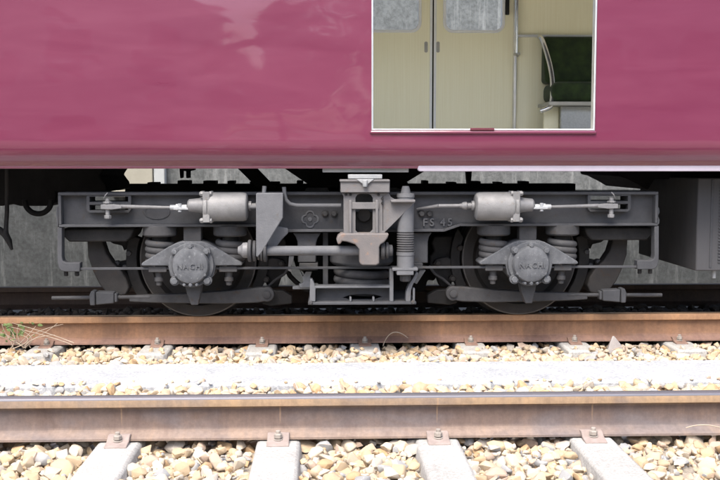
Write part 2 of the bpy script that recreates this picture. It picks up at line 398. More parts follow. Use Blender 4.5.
def make_sleeper(x, y0, y1, label, group, ry, first=None, skip_bolt=False):
    """Concrete sleeper with the fastening on the camera side of its rail."""
    t = thing('sleeper', (x, ry, -.38), label, 'sleeper', group)
    b = MB(); prof = [(-.125, -.40), (.125, -.40), (.09, -.182), (-.09, -.182)]
    a = [b.b.verts.new((x+p, y0, z)) for p, z in prof]; c = [b.b.verts.new((x+p, y1, z)) for p, z in prof]
    b.b.faces.new(a); b.b.faces.new(c[::-1])
    for i in range(4): b.b.faces.new((a[i], c[i], c[(i+1) % 4], a[(i+1) % 4]))
    b.build('concrete_beam', M['sleeper'], t, .014)
    return t
def fastening(t, x, ry, rust, s=1):
    b = MB(); yy = ry-.0725
    pts = [(ry-.045, -.150), (ry-.075, -.150), (ry-.10, -.166), (ry-.155, -.176), (ry-.155, -.184), (ry-.095, -.181), (ry-.07, -.165), (ry-.045, -.158)]
    a = [b.b.verts.new((x-.046*s, y, z)) for y, z in pts]; c = [b.b.verts.new((x+.046*s, y, z)) for y, z in pts]
    n = len(pts); b.b.faces.new(a); b.b.faces.new(c[::-1])
    for i in range(n): b.b.faces.new((a[i], c[i], c[(i+1) % n], a[(i+1) % n]))
    cl = b.build('rail_clip', rust, t, .003)
    b = MB(); b.cyl((x, ry-.10, -.168), (x, ry-.10, -.163), .020, 16); b.hexnut((x, ry-.10, -.160), (0, 0, 1), .018, .020); b.cyl((x, ry-.10, -.142), (x, ry-.10, -.128), .010, 12)
    b.build('bolt', M['bolt'], cl, .002)
M['bolt'] = grime('bolt_dusty', (.32, .285, .25), (.43, .39, .35), (.28, .19, .14), 30, .6)
M['clip_near'] = grime('clip_dusty', (.30, .245, .22), (.40, .33, .30), (.33, .25, .2), 25, .7)
M['clip_far'] = grime('clip_rust', (.22, .14, .11), (.30, .20, .16), (.25, .16, .11), 25, .7)
near_lab = ['pale concrete sleeper seen end on at lower left under the nearest rail', 'pale concrete sleeper in the middle pointing straight at the camera', 'pale concrete sleeper right of the straight one under the nearest rail', 'pale concrete sleeper leaning away at lower right under the nearest rail']
NX = [at(u, 434, RB-.11)[0] for u in (117, 278, 438.5, 594)]
for i, x in enumerate(NX):
    t = make_sleeper(x, -4.2, RB+.42, near_lab[i], 'sleepers under the nearest rail', RB)
    fastening(t, x, RB, M['clip_near'])
FXu = [46, 157, 262, 365, 471, 575, 680]
FX = [at(u, 341, -.11)[0] for u in FXu]
far_lab = ['concrete sleeper end beside the weed under the left end of the frame', 'concrete sleeper end under the left wheel of the bogie', 'concrete sleeper end below the left brake lever pivot',
           'concrete sleeper end below the middle spring box', 'concrete sleeper end below the right brake lever pivot', 'concrete sleeper end beside a grey triangular stone', 'concrete sleeper end below the grey equipment box at the right']
for i, x in enumerate(FX):
    t = make_sleeper(x, -.34, 1.9, far_lab[i], 'sleepers under the train', 0.0)
    fastening(t, x, 0.0, M['clip_far'], .85)

# ballast stones
def stone_bm(seed, out, mtx):
    r = random.Random(seed); sx, sy, sz = r.uniform(.75, 1.35), r.uniform(.7, 1.1), r.uniform(.55, .85)
    vs = []
    for k in range(15):
        v = Vector((r.gauss(0, 1), r.gauss(0, 1), r.gauss(0, 1))).normalized()*r.uniform(.86, 1.05)
        vs.append(out.verts.new(mtx @ Vector((v.x*sx, v.y*sy, v.z*sz))))
    res = bmesh.ops.convex_hull(out, input=vs)
    bad = [g for g in res['geom_interior'] if isinstance(g, bmesh.types.BMVert)]
    if bad: bmesh.ops.delete(out, geom=bad, context='VERTS')
protos = []
for k in range(28):
    bm = bmesh.new(); stone_bm(900+k, bm, Matrix.Identity(4))
    bmesh.ops.bevel(bm, geom=bm.edges[:], offset=.07, segments=1, affect='EDGES', clamp_overlap=True)
    bmesh.ops.recalc_face_normals(bm, faces=bm.faces)
    bmesh.ops.triangulate(bm, faces=[f for f in bm.faces if len(f.verts) > 4])
    me = bpy.data.meshes.new('stone'); bm.to_mesh(me); bm.free(); me.materials.append(M['stone']); me.shade_smooth(); me.set_sharp_from_angle(angle=R(28)); protos.append(me)
pdata = []
for me in protos: pdata.append(([v.co.copy() for v in me.vertices], [tuple(p.vertices) for p in me.polygons]))

def project(p):
    d = Vector(p)-CAM; z = d.dot(fwd); return 360+FPX*d.dot(rgt)/z, 240-FPX*d.dot(upv)/z, z
def in_sleeper(x, y):
    if y < RB+.42 and any(abs(x-s) < .105 for s in NX): return True
    if -.30 < y < .06 and any(abs(x-s) < .10 for s in FX): return True
    return False
spots = []
def scatter(x0, x1, y0, y1, size, dens, zoff=0.0, layers=((0, 1.0), (.028, .7))):
    for lz, frac in layers:
        nxs = max(1, int((x1-x0)/(size*1.55))); nys = max(1, int((y1-y0)/(size*1.55)))
        for i in range(nxs):
            for j in range(nys):
                if rnd.random() > frac*dens: continue
                x = x0+(i+.5+rnd.uniform(-.45, .45))*(x1-x0)/nxs; y = y0+(j+.5+rnd.uniform(-.45, .45))*(y1-y0)/nys
                if in_sleeper(x, y): continue
                s = size*rnd.choice((.6, .75, .85, .95, 1, 1.1, 1.3))
                z = GZ-.03+lz+zoff+.014*mnoise.noise(Vector((x*4, y*4, 3)))
                under = min(abs(y-RB), abs(y), abs(y-1.505)) < .10
                if under: z = min(z, -.178-s*.75)
                spots.append((x, y, z, s))
scatter(-1.9, 2.1, -3.05, RB-.06, .0365, 1)
scatter(-2.0, 2.2, RB-.06, RB+.12, .036, 1)
scatter(-2.3, 2.5, RB+.12, PY0-.02, .034, 1, .022)
scatter(-2.5, 2.8, PY1+.03, -.04, .034, 1, .0)
scatter(-2.5, 2.8, -.04, .09, .03, 1, -.01)
scatter(-3.0, 3.3, .09, 1.45, .040, .9, .035)
for q in range(3600):                       # broken fines filling the gaps
    y = rnd.choice((rnd.uniform(-3.0, RB-.08), rnd.uniform(-3.0, RB-.08), rnd.uniform(RB+.1, PY0), rnd.uniform(PY1, -.06))); x = rnd.uniform(-2.3, 2.6)
    if not in_sleeper(x, y): spots.append((x, y, GZ-.022+rnd.uniform(0, .022), rnd.uniform(.010, .020)))
for q in range(110):                        # stones kicked up over the walkway's edges
    e = rnd.choice((PY0, PY1)); spots.append((rnd.uniform(-2.3, 2.7), e+(abs(rnd.gauss(0, .03))-.01)*(1 if e == PY0 else -1), PZ+.004, rnd.uniform(.010, .018)))
for x in FX:                                # and over the sleeper ends
    for q in range(5): spots.append((x+rnd.uniform(-.12, .12), rnd.uniform(-.36, -.24), -.176, rnd.uniform(.012, .028)))
cand = []
for k, (x, y, z, s) in enumerate(spots):
    u, v, d = project((x, y, z+s*.5))
    if -5 < u < 725 and 0 < v < 484 and (y < RB-.09 or PY1 < y < -.09): cand.append((s*FPX/d*(1.0 if z > GZ-.02 else .7), k))
cand.sort(reverse=True); single = {k for _, k in cand[:300]}
piles = {'stone': ([], []), 'sootstone': ([], [])}
for k, (x, y, z, s) in enumerate(spots):
    pi = rnd.randrange(len(protos)); rot = Euler((rnd.uniform(-.5, .5), rnd.uniform(-.5, .5), rnd.uniform(0, 6.28)))
    if rnd.random() < .15: rot.x += 1.5
    if k in single:
        o = bpy.data.objects.new('stone', protos[pi]); COL.objects.link(o); o.location = (x, y, z); o.rotation_euler = rot; o.scale = (s, s, s); o.parent = ballast
    else:
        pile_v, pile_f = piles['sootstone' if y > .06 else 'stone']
        mt = Matrix.Translation((x, y, z)) @ rot.to_matrix().to_4x4() @ Matrix.Scale(s, 4); vs, fs = pdata[pi]; n0 = len(pile_v)
        pile_v += [mt @ v for v in vs]; pile_f += [tuple(n0+i for i in f) for f in fs]
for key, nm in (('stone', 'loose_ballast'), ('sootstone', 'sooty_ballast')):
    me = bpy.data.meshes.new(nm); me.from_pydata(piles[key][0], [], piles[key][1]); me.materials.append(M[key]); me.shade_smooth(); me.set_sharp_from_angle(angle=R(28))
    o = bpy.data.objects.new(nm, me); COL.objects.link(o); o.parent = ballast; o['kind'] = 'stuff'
# the upright triangular stone resting on ballast by the far rail
bm = bmesh.new(); tx, tz = at(614, 341, -.2)
vs = [bm.verts.new(p) for p in ((-.055, -.03, -.05), (.06, -.035, -.055), (.05, .035, -.05), (-.05, .03, -.055), (-.012, -.01, .062), (.004, .012, .058), (.045, -.02, .0))]
bmesh.ops.convex_hull(bm, input=vs); B = MB(); B.b.free(); B.b = bm
M['greystone'] = grime('grey_stone', (.33, .30, .29), (.42, .39, .37), None, 20, .9)
st = B.build('rock', M['greystone'], bev=.004); st.location = (tx, -.2, -.175)
tag(st, 'grey triangular rock standing up against the rail beside a sleeper end', 'rock')

# weed at the left end of the far rail, and dry stalks
def weed(name, base, stems, leaves, label):
    t = thing(name, base, label, 'weed')
    for pts in stems:
        n = 10; P = [Vector(p) for p in pts]; path = []
        for i in range(n+1):
            q = i/n
            a = P[0]*(1-q)**2+P[1]*2*q*(1-q)+P[2]*q*q; path.append(Vector(base)+a)
        b = MB(); b.tube(path, [.0032*(1-.6*i/n) for i in range(n+1)], 6); b.build('stem', M['stem'], t, 0)
    for c, s in leaves:
        b = MB()
        c = Vector(base)+Vector(c)
        a = Vector((rnd.uniform(-1, 1), rnd.uniform(-.6, .6), rnd.uniform(-.1, .8))).normalized(); n = a.cross(Vector((rnd.uniform(-.3, .3), -1, .4))).normalized()
        k = a.cross(n)*.12
        vs = [b.b.verts.new(c+a*s*x+n*s*y+k*s*(1-abs(y)*3)) for x, y in ((0, 0), (.35, .26), (.8, .16), (1, 0), (.8, -.16), (.35, -.26))]
        mid = b.b.verts.new(c+a*s*.5-k*s)
        for i in range(6): b.b.faces.new((vs[i], vs[(i+1) % 6], mid))
        b.build('leaf', M['leaf'], t, 0)
wx, wz = at(18, 345, -.16)
leaves = []
for u, v in ((8, 328), (12, 332), (18, 333), (22, 330), (9, 336), (25, 334), (34, 327), (4, 326), (14, 338)):
    x, z = at(u, v, -.17)
    for q in range(2): leaves.append(((x-wx+rnd.uniform(-.015, .015), rnd.uniform(-.05, .04), z-wz+rnd.uniform(-.01, .01)), rnd.uniform(.028, .05)))
for q in range(26):
    x, z = at(rnd.gauss(16, 11), rnd.gauss(335, 5), -.17); leaves.append(((x-wx, rnd.uniform(-.06, .05), z-wz), rnd.uniform(.012, .024)))
def rel(u, v, Y=-.18): x, z = at(u, v, Y); return (x-wx, Y+.16, z-wz)
weed('weed', (wx, -.16, wz), [[(0, 0, 0), rel(12, 330), rel(8, 327)], [(0, 0, 0), rel(24, 340), rel(36, 326)], [rel(74, 343), rel(50, 333), rel(12, 323)], [rel(72, 345), rel(55, 337), rel(2, 325)], [(0, 0, 0), rel(6, 338), rel(2, 325)], [rel(25, 346), rel(32, 336), rel(55, 335)]]+[[(rnd.uniform(-.05, .08), rnd.uniform(-.03, .03), -.02), rel(18+rnd.uniform(-14, 26), 334+rnd.uniform(-4, 6)), rel(16+rnd.uniform(-24, 50), 328+rnd.uniform(-5, 12))] for _ in range(9)], leaves,
     'small straggling weed with thin dry stems against the rust brown rail')
for (ua, va, um, vm, ub, vb, Y, lab) in ((383, 346, 390, 322, 408, 338, -.16, 'thin dry grass stalk arching over stones by the rust brown rail'), (686, 428, 705, 418, 730, 432, RB-.12, 'pale dry stalk lying against the foot of the nearest rail'), (612, 350, 636, 339, 655, 352, -.3, 'curved dry stalk lying among stones near the triangular rock')):
    x, z = at(ua, va, Y); b2 = at(um, vm, Y); c2 = at(ub, vb, Y)
    b = MB(); pth = []
    for i in range(13):
        q = i/12; pth.append((x*(1-q)**2+b2[0]*2*q*(1-q)+c2[0]*q*q, Y-.02*math.sin(q*3), z*(1-q)**2+b2[1]*2*q*(1-q)+c2[1]*q*q))
    b.tube(pth, .0028, 6); tag(b.build('grass_stalk', M['stem'], bev=0), lab, 'stalk')

# ------------------------------------------------------------ the carriage
SY, FYI = -.60, 2.05                       # near outer skin, far inner face
car = thing('railway_carriage', (0, .7525, 0), 'maroon railway carriage with an open doorway showing its cream interior', 'train carriage')
XD0, XD1 = at(372, 130, SY)[0], at(594, 130, SY)[0]
ZD0 = AZ(130, SY, 483); ZD1 = ZD0+1.9
ZB = AZ(166.5, SY+.07, 361)
def skin(Yf, Zs, xs, skip, name, mat, th, bev=0, parent=car, mats=None):
    b = MB(); vs = {}
    for j in range(len(Zs)-1):
        for i in range(len(xs)-1):
            if skip((xs[i]+xs[i+1])/2, (Zs[j]+Zs[j+1])/2): continue
            q = []
            for a, c in ((i, j), (i+1, j), (i+1, j+1), (i, j+1)):
                if (a, c) not in vs: vs[(a, c)] = b.b.verts.new((xs[a], Yf(Zs[c]), Zs[c]))
                q.append(vs[(a, c)])
            b.b.faces.new(q)
    me_o = b.build(name, mats or mat, parent, 0, 30)
    return me_o
def side_y(z):
    zk = 1.115
    if z >= zk: return SY
    q = (zk-z)/(zk-ZB); return SY+.085*q**2.2
winx = [(-3.95, -2.45), (-2.4, -.95), (-.9, -.1), (1.75, 2.95), (3.0, 4.4), (4.5, 5.3)]
ODX = [(XD0-5.5, XD1-5.5), (XD0+5.5, XD1+5.5)]   # other doorways on this side, unseen, opened to brighten the interior
def is_win(x, z): return 1.99 < z < 3.10 and any(a < x < c for a, c in winx)
def is_door(x, z): return (XD0 < x < XD1 or any(a < x < c for a, c in ODX)) and ZD0 < z < ZD1
xs = sorted({-8, 8, XD0, XD1, *[v for p in ODX for v in p], *[v for p in winx for v in p]})
Zs = [ZB+(1.115-ZB)*i/10 for i in range(11)]+[ZD0, 1.5, 1.99, 3.10, ZD1+.03, 3.45]
sk = skin(side_y, Zs, xs, lambda x, z: is_win(x, z) or is_door(x, z), 'side_panel', None, .04, mats=[M['maroon'], M['cream']])
so_ = sk.modifiers.new('thickness', 'SOLIDIFY'); so_.thickness = .05; so_.offset = -1; so_.material_offset = 1; so_.material_offset_rim = 0; so_.use_even_offset = True
# make sure the skin's normals face the camera so that its thickness goes inwards
bm = bmesh.new(); bm.from_mesh(sk.data)
bm.faces.ensure_lookup_table()
if bm.faces[0].normal.y > 0 or sum(f.normal.y for f in bm.faces) > 0: bmesh.ops.reverse_faces(bm, faces=bm.faces)
bm.to_mesh(sk.data); bm.free()
bpy.context.view_layer.update(); dg = bpy.context.evaluated_depsgraph_get()
me = bpy.data.meshes.new_from_object(sk.evaluated_get(dg)); sk.modifiers.clear(); sk.data = me
me.shade_smooth(); me.set_sharp_from_angle(angle=R(25))
# rolled lower lip of the side, and a pressed line above it
b = MB(); b.box(-8, 8, side_y(ZB)-.004, side_y(ZB)+.03, ZB-.012, ZB+.004); b.build('lower_lip', M['maroon'], car, .003)
# interior
b = MB(); b.box(-7.9, 7.9, SY+.055, FYI+.0, ZD0-.06, ZD0-.004); b.build('floor', M['floor'], car, 0)
b = MB(); b.box(-8, 8, SY+.05, FYI+.09, 3.46, 3.52)
b.tube([(-8, .7525, 3.53), (8, .7525, 3.53)], 1.42, 32, .16)
b.build('roof', M['box'], car, 0)
b = MB(); b.box(-7.9, 7.9, SY+.06, FYI-.01, 3.43, 3.455); b.build('ceiling', M['ceil'], car, 0)
for x0 in (-8, 7.94):
    b = MB(); b.box(x0, x0+.06, SY+.06, FYI, ZB, 3.43); b.build('end_wall', M['cream'], car, 0)
Yd = FYI+.02                                # far doors sit a little behind the lining
XF0 = at(352, 60, Yd)[0]; XFS = at(433, 60, Yd)[0]; XF1 = at(513, 60, Yd)[0]; XF0 = 2*XFS-XF1
ZF0 = ZD0
fx = sorted({-7.9, 7.9, XF0, XF1, *[v for p in winx for v in p]})
fz = [ZB, ZD0, 1.99, 3.10, ZD1+.03, 3.43]
ln = skin(lambda z: FYI, fz, fx, lambda x, z: XF0 < x < XF1 and ZF0 < z < ZD1 or is_win(x, z) and not XF1 < x < XF1+1.3, 'wall_lining', M['cream'], .03)
md = ln.modifiers.new('thickness', 'SOLIDIFY'); md.thickness = .02; md.offset = 0
osk = skin(lambda z: FYI+.10-(.085*((1.115-z)/(1.115-ZB))**2.2 if z < 1.115 else 0), Zs, fx, lambda x, z: XF0 < x < XF1 and ZF0 < z < ZD1 or is_win(x, z) and not XF1 < x < XF1+1.3, 'side_panel', M['maroon'], .03)
md = osk.modifiers.new('thickness', 'SOLIDIFY'); md.thickness = .03; md.offset = 0
def rrect(x0, x1, z0, z1, r, n=6):
    return arc(x1-r, z1-r, r, 0, 90, n)+arc(x0+r, z1-r, r, 90, 180, n)+arc(x0+r, z0+r, r, 180, 270, n)+arc(x1-r, z0+r, r, 270, 360, n)
leafw = XF1-XFS-.012
for s in (-1, 1):
    x0, x1 = (XFS+.006, XF1) if s > 0 else (XF0, XFS-.006)
    wu = (444.5, 503.5) if s > 0 else (361, 420)
    wx0, wx1 = at(wu[0], 15, Yd)[0], at(wu[1], 15, Yd)[0]; wz0 = at(460, 31.5, Yd)[1]; wz1 = wz0+.82
    b = MB(); b.prism([(x0, ZF0), (x1, ZF0), (x1, ZD1), (x0, ZD1)], Yd, Yd+.035, [rrect(wx0, wx1, wz0, wz1, .075)])
    d = b.build('door_leaf', M['cream'], car, 0)
    b = MB(); b.prism(rrect(wx0-.012, wx1+.012, wz0-.012, wz1+.012, .085), Yd-.012, Yd+.045, [rrect(wx0+.012, wx1-.012, wz0+.012, wz1-.012, .065)]); b.build('window_frame', M['whiteframe'], d, .003)
    b = MB(); b.prism(rrect(wx0, wx1, wz0, wz1, .07), Yd+.014, Yd+.020); b.build('pane', M['glass'], d, 0)
    xe = XFS+s*.017
    b = MB(); b.box(min(xe-.010, xe+.010), max(xe-.010, xe+.010), Yd-.006, Yd+.03, ZF0, ZD1); b.build('edge_strip', M['whiteframe'], d, .002)
    hx, hz = at(426 if s < 0 else 438, 47, Yd)
    b = MB(); b.prism(rrect(hx-.014, hx+.014, hz-.045, hz+.045, .012), Yd-.004, Yd+.01, [rrect(hx-.010, hx+.010, hz-.041, hz+.041, .009)]); b.prism(rrect(hx-.010, hx+.010, hz-.041, hz+.041, .009), Yd-.001, Yd+.008); b.build('handle', M['seatframe'], d, 0)
b = MB(); b.box(XFS-.006, XFS+.006, Yd+.002, Yd+.05, ZF0, ZD1); b.build('door_seal', M['seam'], car, 0)
b = MB(); b.box(XF1-.002, XF1+.022, FYI-.035, FYI+.02, ZF0, ZD1); b.box(XF0-.022, XF0+.002, FYI-.035, FYI+.02, ZF0, ZD1); b.build('door_jamb', M['trim'], car, .004)
# grab pole and its bracket on the jamb, dark hinge plate above
px_, pz_ = at(516.5, 53, FYI-.08)
b = MB(); b.cyl((px_, FYI-.08, pz_), (px_, FYI-.08, 3.0), .013, 16); gp = b.build('grab_pole', M['chrome'], car, 0)
b = MB(); b.box(px_-.012, px_+.03, FYI-.09, FYI-.01, pz_-.014, pz_+.004); b.cyl((px_+.012, FYI-.06, pz_-.03), (px_+.012, FYI-.06, pz_), .008, 10); b.build('bracket', M['seatframe'], gp, .002)
hx, hz = at(507.5, 6, FYI); b = MB(); b.box(hx-.014, hx+.014, FYI-.012, FYI+.02, hz-.07, hz+.1); b.cyl((hx, FYI-.018, hz-.04), (hx, FYI, hz-.04), .009, 10); b.build('hinge_plate', M['dark'], car, .003)
# seat against the far wall
XS0 = at(541, 80, FYI-.05)[0]; XS1 = 3.0
zt, zm, zb2 = AZ(37, FYI-.05, 560), AZ(82, 1.72, 560), AZ(103, 1.62, 560)
seat = None
b = MB(); yb = FYI-.03
a = [(XS0+.03, yb), (XS1, yb)]
pts = [(yb, zt), (yb-.09, zt), (yb-.20, zm), (yb, zm)]
va = [b.b.verts.new((XS0, y, z)) for y, z in pts]; vb = [b.b.verts.new((XS1, y, z)) for y, z in pts]
b.b.faces.new(va); b.b.faces.new(vb[::-1])
for i in range(4): b.b.faces.new((va[i], vb[i], vb[(i+1) % 4], va[(i+1) % 4]))
seat = b.build('seat', M['velvet'], car, .035, seg=4)
b = MB(); b.box(XS0+.015, XS1, 1.62, yb-.005, zb2+.012, zm); b.build('seat_cushion', M['velvet'], seat, .055, seg=5)
b = MB(); b.box(XS0-.02, XS1, 1.60, yb, zb2-.02, zb2+.012); b.build('seat_rail', M['seatframe'], seat, .006)
xh = at(561, 118, 1.70)[0]
M['heater'] = grime('heater_grille', (.38, .40, .41), (.5, .52, .53), (.30, .31, .32), 60, .5, .3)
b = MB(); b.box(xh, XS1, 1.70, 1.74, ZD0, zb2-.022); b.build('heater_panel', M['heater'], seat, .004)
b = MB(); b.box(XS0-.02, xh, 1.78, 1.80, ZD0, zb2-.022); b.build('kick_panel', M['cream'], seat, .002)
b = MB(); pts = [(539.5, 37), (542, 39), (546, 50), (550, 64), (552.5, 78), (553, 92), (552, 104), (549, 108), (540, 111)]
pth = []
for i, (u, v) in enumerate(pts):
    Y = FYI-.09-.30*min(1, i/6) if i < 7 else FYI-.39+.0*(i-6)
    x, z = at(u, v, Y); pth.append((x, Y, z))
P2 = []
for i in range(len(pth)-1):
    for q in range(4): P2.append(Vector(pth[i]).lerp(Vector(pth[i+1]), q/4))
P2.append(Vector(pth[-1]))
for _ in range(3): P2 = [P2[0]]+[(P2[i-1]+P2[i]*2+P2[i+1])/4 for i in range(1, len(P2)-1)]+[P2[-1]]
b.tube(P2, .021, 14); b.build('armrest', M['chrome'], seat, 0)
x0, z0 = at(515, 36, FYI-.02); x1 = XS1
b = MB(); b.box(x0, x1, FYI-.05, FYI-.004, z0-.010, z0+.010); b.build('window_ledge', M['trim'], car, .003)
# doorway trim, sill ledge
b = MB()
tw = .010
b.prism([(XD0-.004, ZD0-.004), (XD1+.004, ZD0-.004), (XD1+.004, ZD1), (XD0-.004, ZD1)], SY-.008, SY+.055, [[(XD0+tw*.6, ZD0+tw*.7), (XD1-tw*.6, ZD0+tw*.7), (XD1-tw*.6, ZD1-tw), (XD0+tw*.6, ZD1-tw)]])
b.build('doorway_trim', M['trim'], car, .003)
dz0, dz1 = AZ(135, SY-.02, 483), AZ(130.6, SY-.02, 483)
b = MB(); b.box(XD0-.012, XD1+.012, SY-.014, SY+.01, dz0+.006, dz1); b.build('door_sill', M['maroon'], car, .008, seg=3)
tx0, tx1 = at(470, 129, SY)[0], at(494, 129, SY)[0]
M['rustytab'] = grime('rusty_tab', (.12, .03, .045), (.15, .045, .06), (.19, .09, .08), 30)
b = MB(); b.box(tx0, tx1, SY-.018, SY+.0, dz1+.001, dz1+.016); b.build('latch_tab', M['rustytab'], car, .003)
# white duct below the side, pale plate above the mast
x0 = at(418, 168, SY+.1)[0]; za, zc = AZ(171.2, SY+.1, 560), AZ(166, SY+.1, 560)
b = MB(); b.prism([(8, za), (8, zc+.01), (x0+.01, zc+.01)]+arc(x0+.015, (za+zc)/2+.003, (zc-za)/2+.004, 120, 262, 6), SY+.08, SY+.13); b.build('cable_duct', M['white'], car, .004)
x0, x1 = at(322.5, 170, SY+.12)[0], at(408.5, 170, SY+.12)[0]
b = MB(); b.box(x0, x1, SY+.11, SY+.30, AZ(172.3, SY+.12), AZ(168, SY+.12)+.01); b.build('bolster_plate', M['plate'], car, .003)
# underframe: floor pan, body bolster, braces, equipment
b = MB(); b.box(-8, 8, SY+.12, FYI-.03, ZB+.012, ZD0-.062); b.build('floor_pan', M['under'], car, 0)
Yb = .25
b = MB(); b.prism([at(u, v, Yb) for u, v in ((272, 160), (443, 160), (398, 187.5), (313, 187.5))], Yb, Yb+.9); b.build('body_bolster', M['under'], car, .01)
for pts in (((232, 162), (251, 162), (276, 188), (258, 188)), ((466, 163), (472, 163), (471, 171), (470, 184), (467, 184), (466, 172)), ((180, 163), (195, 163), (195, 170), (190, 171), (190, 178), (187, 178), (187, 171), (183, 171), (183, 178), (181, 178))):
    b = MB(); b.prism([at(u, v, .6) for u, v in pts], .55, .65); b.build('underframe_brace', M['under'], car, .004)
Ye = .3
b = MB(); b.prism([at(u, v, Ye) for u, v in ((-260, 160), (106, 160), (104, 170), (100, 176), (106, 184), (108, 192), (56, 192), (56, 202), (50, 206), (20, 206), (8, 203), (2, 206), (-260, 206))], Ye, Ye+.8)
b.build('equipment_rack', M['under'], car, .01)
cx, cz = at(38, 200, Ye-.1)
b = MB(); b.tube([(cx+.085*math.cos(R(a)), Ye-.1, cz+.085*math.sin(R(a))-.005) for a in range(175, 366, 10)], .018, 10); b.build('hose', M['under'], car, 0)
b = MB(); b.tube([(at(u, v, Ye-.2)[0], Ye-.2, at(u, v, Ye-.2)[1]) for u, v in ((7, 160), (7, 190), (7, 212), (6, 228), (5, 234), (9, 241), (12, 250))], [.014, .014, .014, .014, .024, .02, .008], 10); b.tube([(at(u, v, Ye-.2)[0], Ye-.2, at(u, v, Ye-.2)[1]) for u, v in ((-8, 226), (0, 230), (6, 236))], .02, 10); b.build('hanging_lever', M['dark'], car, 0)
Yx = -.22
X0, X1 = at(697, 220, Yx)[0], at(697, 220, Yx)[0]+1.3
zt, zb_ = AZ(178, Yx, 700), AZ(271, Yx, 700)
b = MB(); b.box(X0, X1, Yx, Yx+1.15, zb_, zt); eb = b.build('equipment_box', M['box'], car, .008)
b = MB(); b.box(X0+.085, X0+.1, Yx-.004, Yx+.02, zb_+.02, zt-.01); b.build('door_seam', M['frame'], eb, .002)
for k in range(26):
    z = zb_+.05+k*.0195
    b = MB(); b.box(X0+.138, X0+.30, Yx-.007, Yx+.01, z, z+.009); b.build('louvre', M['frame'], eb, .002)
x, z = at(717, 276, Yx); b = MB(); b.cyl((x, Yx+.05, z-.02), (x, Yx+.05, z+.06), .012, 10); b.build('drain_pipe', M['plate'], eb, .002)
b = MB(); b.prism([at(u, v, .35) for u, v in ((614, 160), (930, 160), (930, 179), (652, 179), (646, 190), (636, 184), (624, 178), (616, 176))], .3, 1.3)
b.build('equipment_rack', M['under'], car, .01)

# ------------------------------------------------------------ the bogie
UL, UR = 190.5, 531.0
YA = -.42
xl, xr = at(UL, 265, YA)[0], at(UR, 265, YA)[0]; XC = (xl+xr)/2; WB2 = (xr-xl)/2
ZA = at(361, 265, YA)[1]
bogie = thing('bogie', (XC, .7525, 0), 'dusty grey two axle railway bogie standing on the rust brown rail under the carriage', 'bogie')
YF0, YF1 = -.30, -.16                       # web face and back of the side frame
def L(u, v, Y, s=-1):
    """Point on the left half of the bogie; s = 1 gives its mirror image on the right half."""
    x, z = at(u, v, Y)
    z = at(361, v, Y)[1]
    return (x if s < 0 else 2*XC-x), z
def poly(pts, Y, s=-1): return [L(u, v, Y, s) for u, v in pts]
YG = YF0-.055                               # flange edge
# side frame: web plate, flanges, end plates
xe0, xe1 = L(58, 200, YG)[0], L(58, 200, YG, 1)[0]
zT = L(361, 192, YG)[1]; zB1 = L(361, 226.5, YG)[1]; zB2 = L(361, 232, YG)[1]
xk0, xk1 = L(262, 226, YG)[0], L(278, 226, YG)[0]
kx = [(xe0, zB1), (xk0, zB1), (xk1, zB2), (2*XC-xk1, zB2), (2*XC-xk0, zB1), (xe1, zB1)]
def strip(b, pts, y0, y1, th):
    for (xa, za), (xb, zb) in zip(pts, pts[1:]): b.prism([(xa, za), (xb, zb), (xb, zb+th), (xa, za+th)], y0, y1)
slots = []
for s in (-1, 1):
    for a, c in (((90, 196), (129, 201)), ((90, 205), (129, 210))):
        p, q = L(*a, YF0, s), L(*c, YF0, s); slots.append([(p[0], q[1]), (q[0], q[1]), (q[0], p[1]), (p[0], p[1])])
b = MB(); b.prism([(xe0+.002, zT-.004)]+[(x, z+.004) for x, z in kx]+[(xe1-.002, zT-.004)], YF0, YF1, slots)
sf = b.build('side_frame', M['frame'], bogie, .003)
b = MB(); b.box(xe0, xe1, YG, YF1-.01, zT-.018, zT); strip(b, kx, YG, YF1-.01, .016); b.build('flange', M['frame'], sf, .003)
